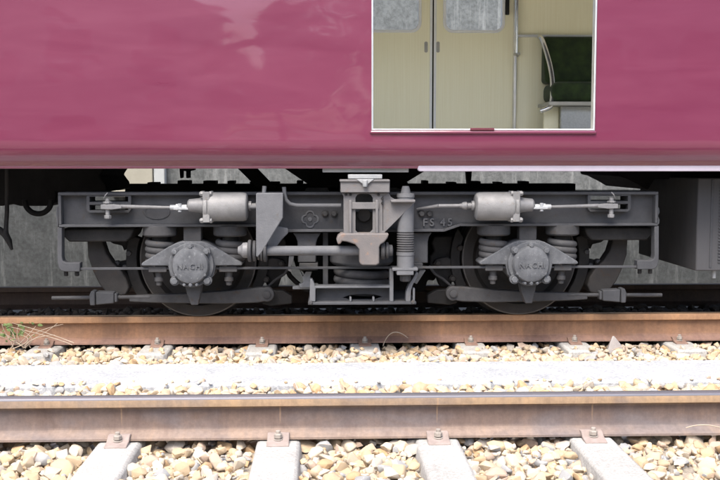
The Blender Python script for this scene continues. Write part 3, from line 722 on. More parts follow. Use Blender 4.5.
for s in (-1, 1):
    x0 = xe0 if s < 0 else xe1-.018
    b = MB(); b.box(x0, x0+.018, YG-.002, YF1-.01, zB1+.016, zT-.018); b.build('end_plate', M['frame'], sf, .003)
    # hanger bar curving round to its foot
    pts = poly([(58, 227), (58, 258), (58.5, 264), (60, 268), (63, 270), (80, 270), (80, 261), (64, 261), (62.5, 259), (62, 255), (62, 240), (68, 240), (62, 231)], YG+.01, s)
    pts = poly([(57.5, 226.5), (57.5, 260), (58.5, 266), (61, 269.5), (65, 270.5), (80, 270.5), (80, 261.5), (66, 261.5), (63, 260), (62, 256), (62, 226.5)], YG+.01, s)
    b = MB(); b.prism(pts, YG+.005, YG+.075); b.build('end_hanger', M['frame'], bogie, .004)
    for u in (66, 77):
        x, z = L(u, 272, YG+.04, s); b = MB(); b.hexnut((x, YG+.04, z+.012), (0, 0, -1), .014, .03); b.build('hanger_nut', M['dark'], bogie, .002)
    b = MB(); b.prism(poly([(57, 206), (54.5, 209), (54, 213), (55.5, 217), (54, 221), (54.5, 225), (57, 227)] if s > 0 else [(57, 206), (55, 207), (54.6, 216), (55.5, 226), (57, 227)], YF0, s), YF0+.03, YF0+.12); b.build('end_stop', M['frame_lit'], bogie, .006)
    # end beam below the frame
    b = MB(); b.prism(poly([(60, 228.3), (134, 228.3), (131, 236), (126, 241), (69, 241), (64, 236)], YF0+.02, s), YF0+.02, YF0+.35); b.build('end_beam', M['dark'], bogie, .008)
    # slot surround with its shelf
    b = MB(); p = poly([(87, 194.8), (131.5, 194.8), (131.5, 209), (129, 212), (90, 212), (87, 209)], YF0-.03, s)
    hs = []
    for a, c in (((90, 196.2), (128.7, 201.5)), ((90, 204.2), (128.7, 209.6))):
        P, Q = L(*a, YF0-.03, s), L(*c, YF0-.03, s); hs.append([(P[0], Q[1]), (Q[0], Q[1]), (Q[0], P[1]), (P[0], P[1])])
    b.prism(p, YF0-.045, YF0-.002, hs); b.build('slot_surround', M['frame_lit'] if 0 else M['frame'], sf, .004)

# continuous flat stay bar behind the axleboxes
b = MB(); x0, z0 = L(80, 268, -.31); x1 = 2*XC-x0; b.box(x0-.02, x1+.02, -.335, -.315, z0-.003, z0+.011); b.build('stay_bar', M['frame'], bogie, .002)
# oval plate and clover emblem, bolts, lettering on the web
ox, oz = at(157, 212, YF0)
b = MB(); e = [(ox+.078*math.cos(R(a)), oz+.044*math.sin(R(a))) for a in range(0, 360, 15)]; e2 = [(ox+.070*math.cos(R(a)), oz+.037*math.sin(R(a))) for a in range(0, 360, 15)]
b.prism(e, YF0-.006, YF0-.0005, [e2]); b.prism(e2, YF0-.0025, YF0-.0005); ov = b.build('maker_plate', M['frame'], sf, 0)
cx, cz = at(310, 219, YF0)
b = MB(); cl = []
for a in range(0, 360, 6):
    r = .034+.020*abs(math.cos(R(2*a)))**.6*(1); cl.append((cx+r*math.cos(R(a)), cz+r*math.sin(R(a))))
ci = [(cx+(x-cx)*.80, cz+(z-cz)*.80) for x, z in cl]
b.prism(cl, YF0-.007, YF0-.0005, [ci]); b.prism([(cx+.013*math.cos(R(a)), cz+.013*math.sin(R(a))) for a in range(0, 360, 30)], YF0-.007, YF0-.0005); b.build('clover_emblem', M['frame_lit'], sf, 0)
for u in (325, 334, 421.5, 429.5):
    x, z = at(u, 213.5, YF0); b = MB(); b.cyl((x, YF0, z), (x, YF0-.008, z), .023, 16); b.hexnut((x, YF0-.008, z), (0, -1, 0), .019, .022); b.build('frame_bolt', M['mid'], sf, .002)
tx, tz = at(437.5, 222.5, YF0); lettering('FS 45', .066, .009, M['frame_lit'], sf, (tx, YF0-.003, tz), .22)

# brake cylinders with pushrods
def cylinder_set(s):
    Y = -.42; zc = L(230, 206.5, Y)[1]
    X = lambda u: L(u, 206, Y, s)[0]
    d = -s                                   # axis direction: +x for the left one
    ax = (d, 0, 0); o = (X(210), Y, zc)
    ln_ = abs(X(248)-X(210)); r = .0865
    b = MB(); b.rev([(-.02, .05), (0, r*.98), (.02, r), (ln_-.03, r), (ln_-.008, r*.93), (ln_, r*.75), (ln_, 0)], o, ax, 40)
    cy = b.build('brake_cylinder', M['cyl'], bogie, .003)
    b = MB(); b.rev([(0, 0.03), (0, .082), (.022, .082), (.022, .03)], (X(204.5), Y, zc), ax, 32); b.rev([(0, .03), (0, .082), (.018, .082), (.018, .03)], (X(208.7), Y, zc), ax, 32)
    b.box(min(X(204), X(211)), max(X(204), X(211)), Y-.07, Y-.045, zc-.09, zc+.09)
    fl = b.build('end_flange', M['cyl'], cy, .003)
    for zz in (-.085, .085):
        for yy in (-.05, .03):
            b = MB(); b.cyl((X(200.5), Y+yy, zc+zz*.93), (X(213), Y+yy, zc+zz*.93), .011, 12); b.hexnut((X(201.5), Y+yy, zc+zz*.93), (d, 0, 0), .017, .018); b.hexnut((X(210.6), Y+yy, zc+zz*.93), (d, 0, 0), .017, .014)
            b.build('flange_bolt', M['cyl'], cy, .002)
    b = MB(); b.rev([(0, .026), (.01, .038), (.07, .044), (.085, .05), (.1, .05)], (X(187.5), Y, zc+.008), ax, 24); b.build('boot', M['rod'], cy, .002)
    b = MB(); b.tube([(X(170), Y, zc-.004), (X(187), Y, zc-.002)], .016, 12); b.hexnut((X(176), Y-.0, zc-.002), (d, 0, 0), .022, .03); b.box(min(X(174), X(189)), max(X(174), X(189)), Y-.028, Y+.02, zc-.016, zc-.002)
    b.cyl((X(180), Y-.01, zc-.03), (X(180), Y-.01, zc+.02), .012, 12)
    b.build('adjuster', M['bright'], cy, .002)
    b = MB()
    p0, p1 = (X(120), Y+.02, zc+.002), (X(171), Y, zc-.004)
    b.tube([p0, p1], [.012, .0088], 14)
    b.build('pushrod', M['rod'], cy, 0)
    # clevis with pin sitting in the frame slot
    b = MB(); zq = zc-.0
    for dy in (-.030, .022):
        b.prism([(X(101), zq-.014), (X(101), zq+.014), (X(112), zq+.016), (X(122), zq+.008), (X(122), zq-.008), (X(112), zq-.016)], Y+.02+dy, Y+.03+dy)
    b.box(min(X(101), X(113)), max(X(101), X(113)), Y+.0, Y+.12, zq-.006, zq+.012)
    cv = b.build('clevis', M['rod'], cy, .003)
    b = MB(); b.cyl((X(107), Y+.015, zq-.055), (X(107), Y+.015, zq+.05), .014, 14); b.hexnut((X(107), Y+.015, zq-.05), (0, 0, -1), .022, .022); b.hexnut((X(107), Y+.015, zq+.02), (0, 0, 1), .028, .012)
    b.tube([(X(104), Y, zq+.05), (X(106), Y-.01, zq+.07), (X(108), Y, zq+.085)], .004, 6); b.build('clevis_pin', M['rod'], cy, .002)
    # far end: boss and (left) elbow pipe
    b = MB(); b.rev([(0, .018), (.004, .03), (.02, .03), (.02, .018), (.045, .018), (.05, .024), (.065, .024), (.068, .014), (.09, .014)], (X(248), Y, zc+.004), ax, 18); b.build('end_boss', M['rod'], cy, 0)
    if s > 0:
        b = MB(); b.tube([(X(257), Y, zc+.004), (X(284), Y+.03, zc+.002)], .0115, 12); b.tube([(X(284), Y+.03, zc+.002), (X(305), YF0-.02, zc-.02)], [.0115, .006], 12); b.build('feed_pipe', M['rod'], cy, 0)
        b = MB(); b.rev([(-.02, .006), (-.012, .018), (0, .023), (.012, .018), (.02, .006)], (X(259), Y, zc+.004), ax, 16); b.build('ball_joint', M['rod'], cy, 0)
    else:
        pth = [(at(u, v, -.45)[0], -.45, at(u, v, -.45)[1]) for u, v in ((250, 207), (255, 207), (259, 206.5), (262, 205), (263.5, 202), (264, 198), (264, 192), (264.5, 186))]
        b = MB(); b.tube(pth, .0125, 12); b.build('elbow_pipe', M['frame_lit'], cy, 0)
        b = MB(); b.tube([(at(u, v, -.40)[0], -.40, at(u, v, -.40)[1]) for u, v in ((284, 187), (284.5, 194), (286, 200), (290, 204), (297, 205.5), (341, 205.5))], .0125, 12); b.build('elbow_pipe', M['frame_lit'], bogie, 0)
    # mounting block behind
    b = MB(); b.box(min(X(214), X(244)), max(X(214), X(244)), YF0-.06, YF0+.0, zc-.06, zc+.06); b.build('cylinder_mount', M['frame'], cy, .004)
for s in (-1, 1): cylinder_set(s)

# axleboxes: built on the left axle, copied to the right one
def axle_parts():
    parts = []
    c = Vector((xl, YA, ZA)); px = (-.42+6.4)/1000
    U = lambda du: xl+du*px
    V = lambda v: L(0, v, YA)[1]
    # casting with two sloping wings
    out = [(-51, 264.5), (-49, 262.5), (-24, 247.5), (-16, 243.5), (-10, 241.8), (10, 241.8), (16, 243.5), (24, 247.5), (49, 262.5), (51, 264.5), (50, 266.2), (24, 266.2), (22, 276), (14, 284), (0, 287), (-14, 284), (-22, 276), (-24, 266.2), (-50, 266.2)]
    b = MB(); b.prism([(U(u), V(v)) for u, v in out], YA+.06, YA+.24)
    ab = b.build('axlebox', M['axle'], bogie, .007, origin=c); parts.append(ab)
    b = MB(); ring = [(U(22.5*math.cos(R(a))), ZA+22.5*px*math.sin(R(a))) for a in range(0, 360, 8)]
    b.prism(ring, YA+.025, YA+.062); b.build('cover_ring', M['axle'], ab, .004)
    b = MB(); R_ = 18.6*px
    b.rev([(.0, R_), (.035, R_), (.05, R_*.93), (.056, R_*.8), (.058, R_*.55), (.059, 0)], (xl, YA+.03, ZA), (0, -1, 0), 48); cvr = b.build('axle_cover', M['axle'], ab, 0)
    for ang, rr, dd in ((139, .0205, 21), (41, .0205, 21), (90, .015, 19.0), (224, .026, 22.5), (316, .026, 22.5), (213, .013, 16.8), (327, .013, 16.8), (270, .014, 19.2), (252, .011, 20), (288, .011, 20)):
        x, z = xl+dd*px*math.cos(R(ang)), ZA+dd*px*math.sin(R(ang))
        b = MB(); b.cyl((x, YA+.045, z), (x, YA-.005 if rr < .018 else YA+.01, z), rr*1.1, 16); b.hexnut((x, YA-.005 if rr < .018 else YA+.01, z), (0, -1, 0), rr*.85, .018); b.build('cover_bolt', M['axle'], ab, .002)
    lettering('NACHI', .045, .004, M['axle'], ab, (xl, YA-.031, ZA-.003))
    for s in (-1, 1):
        # rubber-ringed primary spring standing on each wing
        ux = s*(34 if s < 0 else 37.5)
        xx, yy = U(ux), YA+.155
        zt_ = V(226.5); z1 = V(237.8); z2 = V(264)
        sp = MB(); sp.rev([(0, .0), (0, .103), (.055, .103), (.062, .098), (.066, .088), (.066, 0)], (xx, yy, zt_), (0, 0, -1), 36); cap = sp.build('spring_cap', M['mid'], bogie, .003); parts.append(cap)
        sp = MB(); n = 3.6; hh = z1-.02-z2; st_ = int(n*26); ph = rnd.uniform(0, 6)
        sp.tube([(xx+.071*math.cos(2*math.pi*i/26+.9), yy+.071*math.sin(2*math.pi*i/26+.9), z1-.022-hh*i/st_) for i in range(st_+1)], .0215, 12); sp.build('spring', M['mid'], cap, 0)
        sp = MB(); sp.cyl((xx, yy, z1), (xx, yy, z2), .05, 20); sp.build('spring_core', M['dark'], cap, 0)
        # seat plate and bolt below the wing
        b = MB(); xq = U(s*(35 if s < 0 else 36)); b.box(xq-.055, xq+.055, YA+.08, YA+.2, V(273), V(267)); sp_ = b.build('spring_seat', M['mid'], bogie, .004); parts.append(sp_)
        b = MB(); zz = V(273); b.rev([(0, .0), (0, .022), (.035, .022), (.037, .028), (.06, .028), (.062, .019), (.085, .017), (.09, 0)], (xq, YA+.13, zz), (0, 0, -1), 12); b.build('seat_bolt', M['mid'], sp_, .002)
    # pedestal between the springs, wedge below the box
    b = MB(); b.box(U(-9), U(9), YA+.10, YA+.19, V(243), V(227)); parts.append(b.build('pedestal', M['mid'], bogie, .006))
    b = MB(); b.prism([(U(-8), V(286)), (U(9), V(286)), (U(8.5), V(291)), (U(5), V(306.5)), (U(-2), V(306.5)), (U(-6.5), V(294))], YA+.09, YA+.17); parts.append(b.build('tie_wedge', M['mid'], bogie, .005))
    return parts
for p in axle_parts(): clone(p, bogie, (xr-xl, 0, 0))

# wheels and axles
RW = ZA+.004
def wheel(x, yo, d):
    """yo: outer face; d: direction towards the track centre."""
    prof = [(.02, 0), (.02, .075), (.0, .08), (0, .11), (.035, .13), (.05, .20), (.035, .275), (0, .30), (0, RW-.008), (.006, RW), (.09, RW+.003), (.105, RW+.012), (.112, RW+.026), (.125, RW+.026), (.13, RW+.01), (.13, .29), (.08, .26), (.08, .12), (.15, .10), (.15, 0)]
    b = MB(); b.rev(prof, (x, yo, RW), (0, d, 0), 72)
    for f in b.b.faces:
        c = f.calc_center_median(); r = math.hypot(c.x-x, c.z-RW)
        if r > RW-.03 and abs(c.y-yo) < .1: f.material_index = 1
    return b.build('wheel', [M['wheel'], M['tread']], bogie, 0, 40)
YW = -.055
wheels = [wheel(xl, YW, 1)]
wheels.append(clone(wheels[0], bogie, (xr-xl, 0, 0)))
wheel(xl, 1.505-YW, -1); wheel(xr, 1.505-YW, -1)
for x in (xl, xr):
    b = MB(); b.cyl((x, YW-.2, RW), (x, 1.505-YW+.2, RW), .075, 28); b.build('axle', M['wheel'], bogie, 0)
# bolster and its rigging between the frames, near black all over
Yc = .22
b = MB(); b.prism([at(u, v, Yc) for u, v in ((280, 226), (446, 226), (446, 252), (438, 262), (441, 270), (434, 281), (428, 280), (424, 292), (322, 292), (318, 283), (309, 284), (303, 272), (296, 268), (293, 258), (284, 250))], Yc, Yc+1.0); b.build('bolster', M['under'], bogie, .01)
b = MB(); b.tube([(at(u, v, .1)[0], .1, at(u, v, .1)[1]) for u, v in ((276, 262), (286, 268), (290, 276), (296, 282), (306, 290), (322, 292))], .016, 10); b.build('hose', M['dark'], bogie, 0)
b = MB(); b.tube([(at(u, v, .1)[0], .1, at(u, v, .1)[1]) for u, v in ((418, 262), (428, 268), (433, 262), (440, 270), (446, 284))], .013, 10); b.build('hose', M['dark'], bogie, 0)
# transoms and the far side frame
b = MB()
for x in (XC-.28, XC+.28): b.box(x-.09, x+.09, YF1-.012, 1.505-YF1, zB2+.03, zT-.03)
b.build('transom', M['dark'], bogie, .01)
b = MB(); b.box(xe0, xe1, 1.505-YF1, 1.505-YF0, zB1, zT)
for k in range(16):
    x = xe0+.2+k*.2+rnd.uniform(-.05, .05); b.box(x, x+rnd.uniform(.04, .1), 1.55, 1.75, zT+.001, zT+rnd.uniform(.012, .03))
b.build('far_side_frame', M['under'], bogie, .004)
for s in (-1, 1):
    b = MB(); x = XC+s*WB2; b.prism([(x-.3, ZA), (x-.1, ZA+.15), (x+.1, ZA+.15), (x+.3, ZA), (x+.12, ZA-.13), (x-.12, ZA-.13)], 1.505+.12, 1.505+.3); b.rev([(0, .1), (.3, .1)], (x-.2, 1.7, ZA), (0, 0, 1), 20); b.rev([(0, .1), (.3, .1)], (x+.2, 1.7, ZA), (0, 0, 1), 20); b.build('far_axlebox', M['under'], bogie, .01)

# brake gear
for s in (-1, 1):
    xw = xl if s < 0 else xr
    # outer brake shoe on the tread and the curved head behind it
    def pol(r, a): aa = R(a if s < 0 else 180-a); return xw+r*math.cos(aa), RW+r*math.sin(aa)
    b = MB(); b.prism([pol(RW+.018, a) for a in range(160, 216, 5)]+[pol(RW+.085, a) for a in range(215, 159, -5)], YW-.005, YW+.085); b.build('brake_shoe', M['dark'], bogie, .004)
    b = MB(); b.prism(poly([(88, 236), (103, 236), (104, 243), (107, 252), (113, 261), (121, 268), (127, 277), (130, 286), (127, 293), (116, 295), (107, 291), (100, 282), (94, 270), (89, 255)], -.1, s), -.13, -.02); b.build('brake_hanger', M['dark'] if 0 else M['wheel'], bogie, .008)
    b = MB(); b.prism(poly([(103, 236), (131, 236), (133, 244), (124, 250), (122, 245), (113, 243)], .0, s), .0, .12)
    b.prism(poly([(114, 262), (136, 258), (137, 270), (128, 276), (120, 273)], .0, s), -.02, .1)
    b.build('shoe_holder', M['dark'], bogie, .006)
    for (u, v) in ((118, 262), (126, 266), (130, 252)):
        x, z = L(u, v, -.02, s); b = MB(); b.hexnut((x, -.02, z), (0, -1, 0), .02, .05); b.build('holder_bolt', M['mid'], bogie, .002)
    # inner brake shoe, hanger and linkage
    b = MB(); b.prism([pol(RW+.015, a) for a in range(-28, 26, 6)]+[pol(RW+.075, a) for a in range(26, -29, -6)], YW-.005, YW+.085); b.build('brake_shoe', M['dark'], bogie, .004)
    b = MB(); b.prism(poly([(254, 236), (284, 236), (287, 243), (284, 251), (289, 256), (288, 268), (282, 276), (278, 287), (268, 288), (264, 276), (266, 268), (262, 258)], .02, s), .0, .12); b.build('inner_brake_hanger', M['dark'], bogie, .01)
    b = MB(); b.prism(poly([(262, 262), (272, 257), (282, 259), (286, 264), (280, 268), (270, 267), (263, 270)], -.03, s), -.05, -.001); b.build('brake_toggle', M['wheel'], bogie, .006)
    for (u, v) in ((259, 248), (281, 263), (266, 279)):
        x, z = L(u, v, -.05, s); b = MB(); b.cyl((x, .0, z), (x, -.06, z), .022, 14); b.hexnut((x, -.06, z), (0, -1, 0), .018, .02); b.build('toggle_pin', M['wheel'], bogie, .002)
    b = MB(); b.tube([(L(u, v, -.04, s)[0], -.04, L(u, v, -.04, s)[1]) for u, v in ((290, 266), (284, 274), (276, 279), (268, 286), (262, 290))], .009, 8); b.build('brake_link', M['mid'], bogie, 0)
    # lower lever with pivot eye
    Yl = -.14
    b = MB(); p = [(130, 294.5), (150, 293.5), (180, 292.5), (225, 290), (258, 286.8)]
    q = [(L(u, v, Yl, s)) for u, v in p]
    ex, ez = L(267, 293.5, Yl, s); er = .046
    a0, a1 = (110, -110)
    e = arc(ex, ez, er, 110, -110, 14)
    if s > 0: e = [(2*ex-x, z) for x, z in e]
    b.prism(q+e+[L(u, v, Yl, s) for u, v in ((258, 301.5), (225, 302.5), (180, 301.8), (150, 301), (130, 300))], Yl-.03, Yl+.03); lv = b.build('brake_lever', M['mid'], bogie, .006)
    b = MB(); b.rev([(0, .02), (0, .024), (.014, .024), (.016, .02), (.016, 0)], (ex, Yl-.03, ez), (0, -1, 0), 20); b.build('pivot_pin', M['mid'], lv, .001)
    b = MB(); b.prism(poly([(262, 289), (283, 290), (292, 295), (292, 303), (270, 305), (262, 303)], -.08, s), -.1, -.03); b.build('lever_link', M['dark'], bogie, .006)
    # pull rod with screw clamp at the outer end
    Yr = -.16; zr = L(70, 296.5, Yr)[1]
    X = lambda u: L(u, 296, Yr, s)[0]
    b = MB(); b.tube([(X(52), Yr, zr), (X(150), Yr, zr+.004)], [.0125, .0125], 14); rd = b.build('brake_rod', M['mid'], bogie, 0)
    b = MB(); b.prism([(X(97), zr-.04), (X(97), zr+.042), (X(115), zr+.038), (X(115), zr-.03)], Yr-.04, Yr+.04); b.prism([(X(91.5), zr-.042), (X(91), zr+.02), (X(93), zr+.05), (X(96.5), zr+.045), (X(96.5), zr-.042)], Yr-.05, Yr+.04); b.box(min(X(115), X(118)), max(X(115), X(118)), Yr-.03, Yr+.03, zr-.025, zr+.03)
    b.build('rod_clamp', M['axle'] if 0 else M['frame'], rd, .006)

# left bracket plate holding the anchor rod end (the mast's gusset mirrors it)
YB0 = -.535
b = MB(); b.prism(poly([(256, 193), (283, 193), (283, 217.5), (262, 252), (257.5, 257), (256, 256)], YB0), YB0, YB0+.02)
b.box(L(256, 200, YB0)[0], L(283, 200, YB0)[0], YB0+.021, YF0-.002, L(0, 197, YB0)[1], L(0, 193, YB0)[1])
b.prism(poly([(266, 226), (277, 226), (288, 228), (288, 233), (282, 239), (276, 247), (270, 250), (264, 250)], -.40), -.42, -.38)
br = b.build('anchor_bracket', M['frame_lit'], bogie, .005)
# anchor rod, its discs and nuts
YR = -.475; zR = L(0, 250.5, YR)[1]; XX = lambda u: at(u, 250, YR)[0]
b = MB(); b.rev([(0, .029), (XX(365)-XX(266), .029)], (XX(266), YR, zR), (1, 0, 0), 28); ar = b.build('anchor_rod', M['frame_lit'], bogie, 0)
for u0, u1, r in ((248, 251.8, .066), (252.8, 256.3, .062), (257.3, 260, .055), (263.5, 267, .066), (260.3, 263, .06)):
    b = MB(); q = XX(u1)-XX(u0); b.rev([(0, .02), (0, r*.9), (q*.2, r), (q*.8, r), (q, r*.9), (q, .02)], (XX(u0), YR, zR), (1, 0, 0), 32); b.build('rubber_disc', M['mid'], ar, 0)
b = MB(); b.rev([(0, 0), (0, .022), (.016, .028), (.03, .045), (.05, .047), (.064, .044)], (XX(238), YR, zR+.004), (1, 0, 0), 20)
b.build('rod_nut', M['rod'], ar, .002)
b = MB(); b.rev([(0, .04), (0, .052), (.022, .056), (.026, .04), (.03, .04), (.032, .05), (.045, .05), (.05, .035), (.07, .033), (.074, .02), (.074, 0)], (XX(380.5), YR, zR), (1, 0, 0), 24); b.build('rod_nut', M['mid'], ar, .002)
# trunnion blocks hanging from the frame either side of the centre
for s in (-1, 1):
    out = [(293, 232.5), (295.5, 236), (297.5, 241), (298, 262), (316, 262), (316, 243), (317.5, 238), (321, 232.5)]
    if s > 0: out = [(290, 232.5), (293, 237), (294, 242), (294, 263), (312, 263), (312, 232.5)]
    b = MB(); b.prism(poly(out, -.28, s), -.30, -.17); t_ = b.build('hanger_block', M['frame'], bogie, .006)
    b = MB(); b.box(*sorted((L(298, 0, -.28, s)[0], L(317, 0, -.28, s)[0])), -.31, -.16, L(0, 269.5, -.28)[1], L(0, 262.5, -.28)[1]); b.build('hanger_pad', M['mid'], t_, .004)
M['pale'] = grime('pale_bracket', (.22, .23, .235), (.32, .32, .33), (.15, .14, .135), 25, .6)
b = MB(); b.prism(poly([(300, 270), (303, 276), (306, 271), (312, 271), (310, 277), (314, 281), (314, 287), (300, 287), (299, 284), (303, 282), (303, 278)], -.2), -.22, -.16); b.prism(poly([(289, 256), (294, 256), (293, 264), (291, 265), (292, 272), (288, 270)], -.2), -.21, -.17); b.box(L(291, 0, -.2)[0], L(318, 0, -.2)[0], -.2, -.14, L(0, 289, -.2)[1], L(0, 286, -.2)[1])
b.build('link_bracket', M['pale'], bogie, .003)
b = MB(); b.prism(poly([(294, 270), (303, 284), (307, 282), (300, 270)], -.1, 1), -.12, -.08); b.build('link_bracket', M['pale'], bogie, .003)
b = MB(); b.box(L(322, 0, -.2)[0], L(327.5, 0, -.2)[0], -.22, -.17, L(0, 285, -.2)[1], L(0, 232, -.2)[1]); b.build('guide_bar', M['frame'], bogie, .004)

# centre mast: lintel, slotted column, gusset, yoke
YM = -.50
P = lambda pts, Y=YM: [at(u, v, Y) for u, v in pts]
b = MB(); b.prism(P([(340.5, 180), (389.5, 180), (389.5, 192.5), (340.5, 192.5)]), YM-.03, YM+.14); b.box(at(339.5, 180, YM)[0], at(389.5, 180, YM)[0], YM-.04, YM+.15, at(361, 181.8, YM)[1], at(361, 179.3, YM)[1]); mast = b.build('centre_mast', M['mast'], bogie, .005)
slot = [(355.5, 230.5), (355.5, 198), (357, 195), (360, 193.7), (368, 193.7), (371, 195), (372.8, 198), (372.8, 230), (370, 233), (367, 234), (361, 234), (358, 233)]
b = MB(); b.prism(P([(341.5, 193), (343.5, 196), (343.5, 237), (385, 237), (385, 231), (382.5, 231), (382.5, 196), (389, 193)]), YM, YM+.05, [P(slot)])
b.build('slotted_column', M['mast'], mast, .004)
b = MB(); b.prism(P([(350, 202.2), (379, 202.2), (379, 209), (350, 209)]), YM-.014, YM-.001); b.build('cross_bar', M['mast'], mast, .003)
b = MB(); b.prism(P([(382.7, 193.2), (389, 193.2), (391, 197), (395, 199.3), (415.5, 199.8), (415.5, 202), (385.5, 232), (382.7, 232)]), YM+.01, YM+.03)
b.box(at(391, 0, YM)[0], at(415.5, 0, YM)[0], YM-.04, YM+.08, at(400, 202, YM)[1], at(400, 199.6, YM)[1]); b.build('gusset', M['mast'], mast, .003)
for u in (349, 375.5):
    b = MB(); b.prism(P([(u, 200), (u+2.5, 200), (u+2.5, 233), (u, 233)]), YM-.022, YM-.001); b.build('stiffener', M['mast'], mast, .003)
b = MB(); b.prism(P([(336.5, 240), (338, 236), (341, 233.5), (389, 233.5), (387.5, 238), (384.5, 242), (380.5, 244.5), (379.3, 247), (379.3, 263.5), (376, 265.3), (362, 265.3), (359.5, 263), (359, 249), (355, 244.3), (347, 241.8), (342, 241), (340.5, 244), (338, 244.5)], YM-.05), YM-.055, YM+.08); b.build('yoke', M['yoke'], mast, .008, seg=3)
b = MB(); b.prism(P([(348, 174.3), (382, 174.3), (382, 178.8), (348, 178.8)]), YM-.03, YM+.12); b.prism(P([(356, 179), (374, 179), (367.5, 184), (362.5, 184)]), YM-.045, YM-.031); tp = b.build('side_bearer', M['plate'], mast, .004)
x, z = at(365, 182, YM-.04); b = MB(); b.hexnut((x, YM-.05, z+.012), (0, 0, -1), .015, .04); b.build('bearer_bolt', M['plate'], tp, .002)
for u, v in ((346, 194.5), (350.5, 194.5), (378.5, 194.5), (382.4, 198.5), (382.4, 203)):
    x, z = at(u, v, YM-.01); b = MB(); b.hexnut((x, YM, z), (0, -1, 0), .008, .012); b.build('mast_bolt', M['dark'], mast, 0)
# back plate seen through the slot
b = MB(); b.prism(P([(352, 212), (376, 212), (376, 233), (352, 233)], YF0-.1), YF0-.1, YF0-.06); b.rev([(0, .04), (.02, .04)], (at(364, 215, YF0-.1)[0], YF0-.101, at(364, 215, YF0-.1)[1]), (0, -1, 0), 20); b.build('slot_backing', M['dark'], mast, .003)
# vertical damper
YD = -.44; xd = at(405.5, 230, YD)[0]; Zv = lambda v: at(405, v, YD)[1]
b = MB(); b.rev([(0, 0), (0, .02), (.02, .026), (Zv(186)-Zv(193), .03), (Zv(186)-Zv(193.5), .052), (Zv(186)-Zv(197), .054), (Zv(186)-Zv(197.5), .050), (Zv(186)-Zv(232), .050)], (xd, YD, Zv(186)), (0, 0, -1), 30)
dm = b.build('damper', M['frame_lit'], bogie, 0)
prof = []; n = 9
for k in range(n*2+1): prof.append(((Zv(231.5)-Zv(252.5))*k/(n*2), .047 if k % 2 else .053))
b = MB(); b.rev(prof, (xd, YD, Zv(231.5)), (0, 0, -1), 30); b.build('bellows', M['rubber'], dm, 0, 20)
b = MB(); b.rev([(0, .047), (0, .054), (Zv(252)-Zv(255), .054), (Zv(252)-Zv(255.5), .051), (Zv(252)-Zv(269), .051), (Zv(252)-Zv(269), 0)], (xd, YD, Zv(252)), (0, 0, -1), 30); b.build('damper_base', M['frame_lit'], dm, 0)
b = MB(); b.hexnut((xd, YD, Zv(274)), (0, 0, -1), .034, .045); b.build('damper_nut', M['mid'], dm, .003)
b = MB(); x0, x1 = at(392.5, 0, YD)[0], at(418.5, 0, YD)[0]; b.box(x0, x1, YD-.05, YD+.08, Zv(270), Zv(267.2)); b.box(at(397, 0, YD)[0], at(414, 0, YD)[0], YD-.06, YD+.05, Zv(274), Zv(270.2)); b.build('damper_bracket', M['frame_lit'], dm, .003)
# bolster spring: seat, thick coils
YS = -.17; xs_ = at(361.5, 275, YS)[0]; Zs_ = lambda v: at(361, v, YS)[1]
b = MB(); b.rev([(0, 0), (0, .185), (.02, .2), (Zs_(246)-Zs_(261), .2), (Zs_(246)-Zs_(264), .18), (Zs_(246)-Zs_(264), 0)], (xs_, YS, Zs_(246)), (0, 0, -1), 40); b.build('spring_housing', M['frame'], bogie, .004)
b = MB(); pth = []; turns = 2.6
for i in range(int(turns*28)+1):
    a = 2*math.pi*i/28; q = i/(turns*28); pth.append((xs_+.15*math.cos(a+2.5), YS+.15*math.sin(a+2.5), Zs_(269.5)+(Zs_(291)-Zs_(269.5))*q))
b.tube(pth, .027, 14); b.build('bolster_spring', M['mid'], bogie, 0)
# spring plank: open box with ribs
YP = -.42; Q = lambda pts, Y=YP: [at(u, v, Y) for u, v in pts]; zp = lambda v: at(361, v, YP)[1]; xp = lambda u: at(u, 290, YP)[0]
b = MB(); b.box(xp(308), xp(416), YP-.02, .1, zp(304.3), zp(301.6)); sp = b.build('spring_plank', M['frame'], bogie, .003)
b = MB(); b.box(xp(314), xp(392), YP-.01, YP+.09, zp(288), zp(285.8)); b.build('plank_top', M['frame_lit'], sp, .003)
web = Q([(316, 288.2), (391, 288.2), (391, 301.4), (316, 301.4)], YP+.06)
cut = Q([(343, 297.5), (350, 295), (362, 294), (374, 294.6), (382, 296.5), (374, 299.5), (350, 299.5)], YP+.06)
b = MB(); b.prism(web, YP+.055, YP+.075, [cut]); b.build('plank_web', M['frame'], sp, .002)
for u in (350.5, 373.5):
    b = MB(); b.box(xp(u-1), xp(u+1), YP-.01, YP+.05, zp(301.5), zp(297)); b.build('plank_rib', M['frame_lit'], sp, .003)
for pts, y1 in (([(310.2, 279), (312.3, 279), (314.5, 284), (315.5, 288), (315.5, 301.4), (309.5, 301.4)], .05), ([(389.5, 268.5), (393.4, 268.5), (393.4, 301.4), (389.5, 301.4)], .07),
                ([(415.4, 272.5), (418, 272.5), (417, 277), (413, 284), (411, 290), (410.5, 301.4), (405.5, 301.4), (406, 292), (409, 284), (414, 276)], .07), ([(412.7, 288), (414.8, 288), (414.8, 301.4), (412.7, 301.4)], .05)):
    b = MB(); b.prism(Q(pts), YP-.011, YP+y1); b.build('plank_rib', M['frame_lit'], sp, .003)
for u in (310.5, 413):
    b = MB(); b.hexnut((xp(u), YP+.0, zp(302)), (0, -1, 0), .014, .03); b.build('plank_bolt', M['mid'], sp, .002)

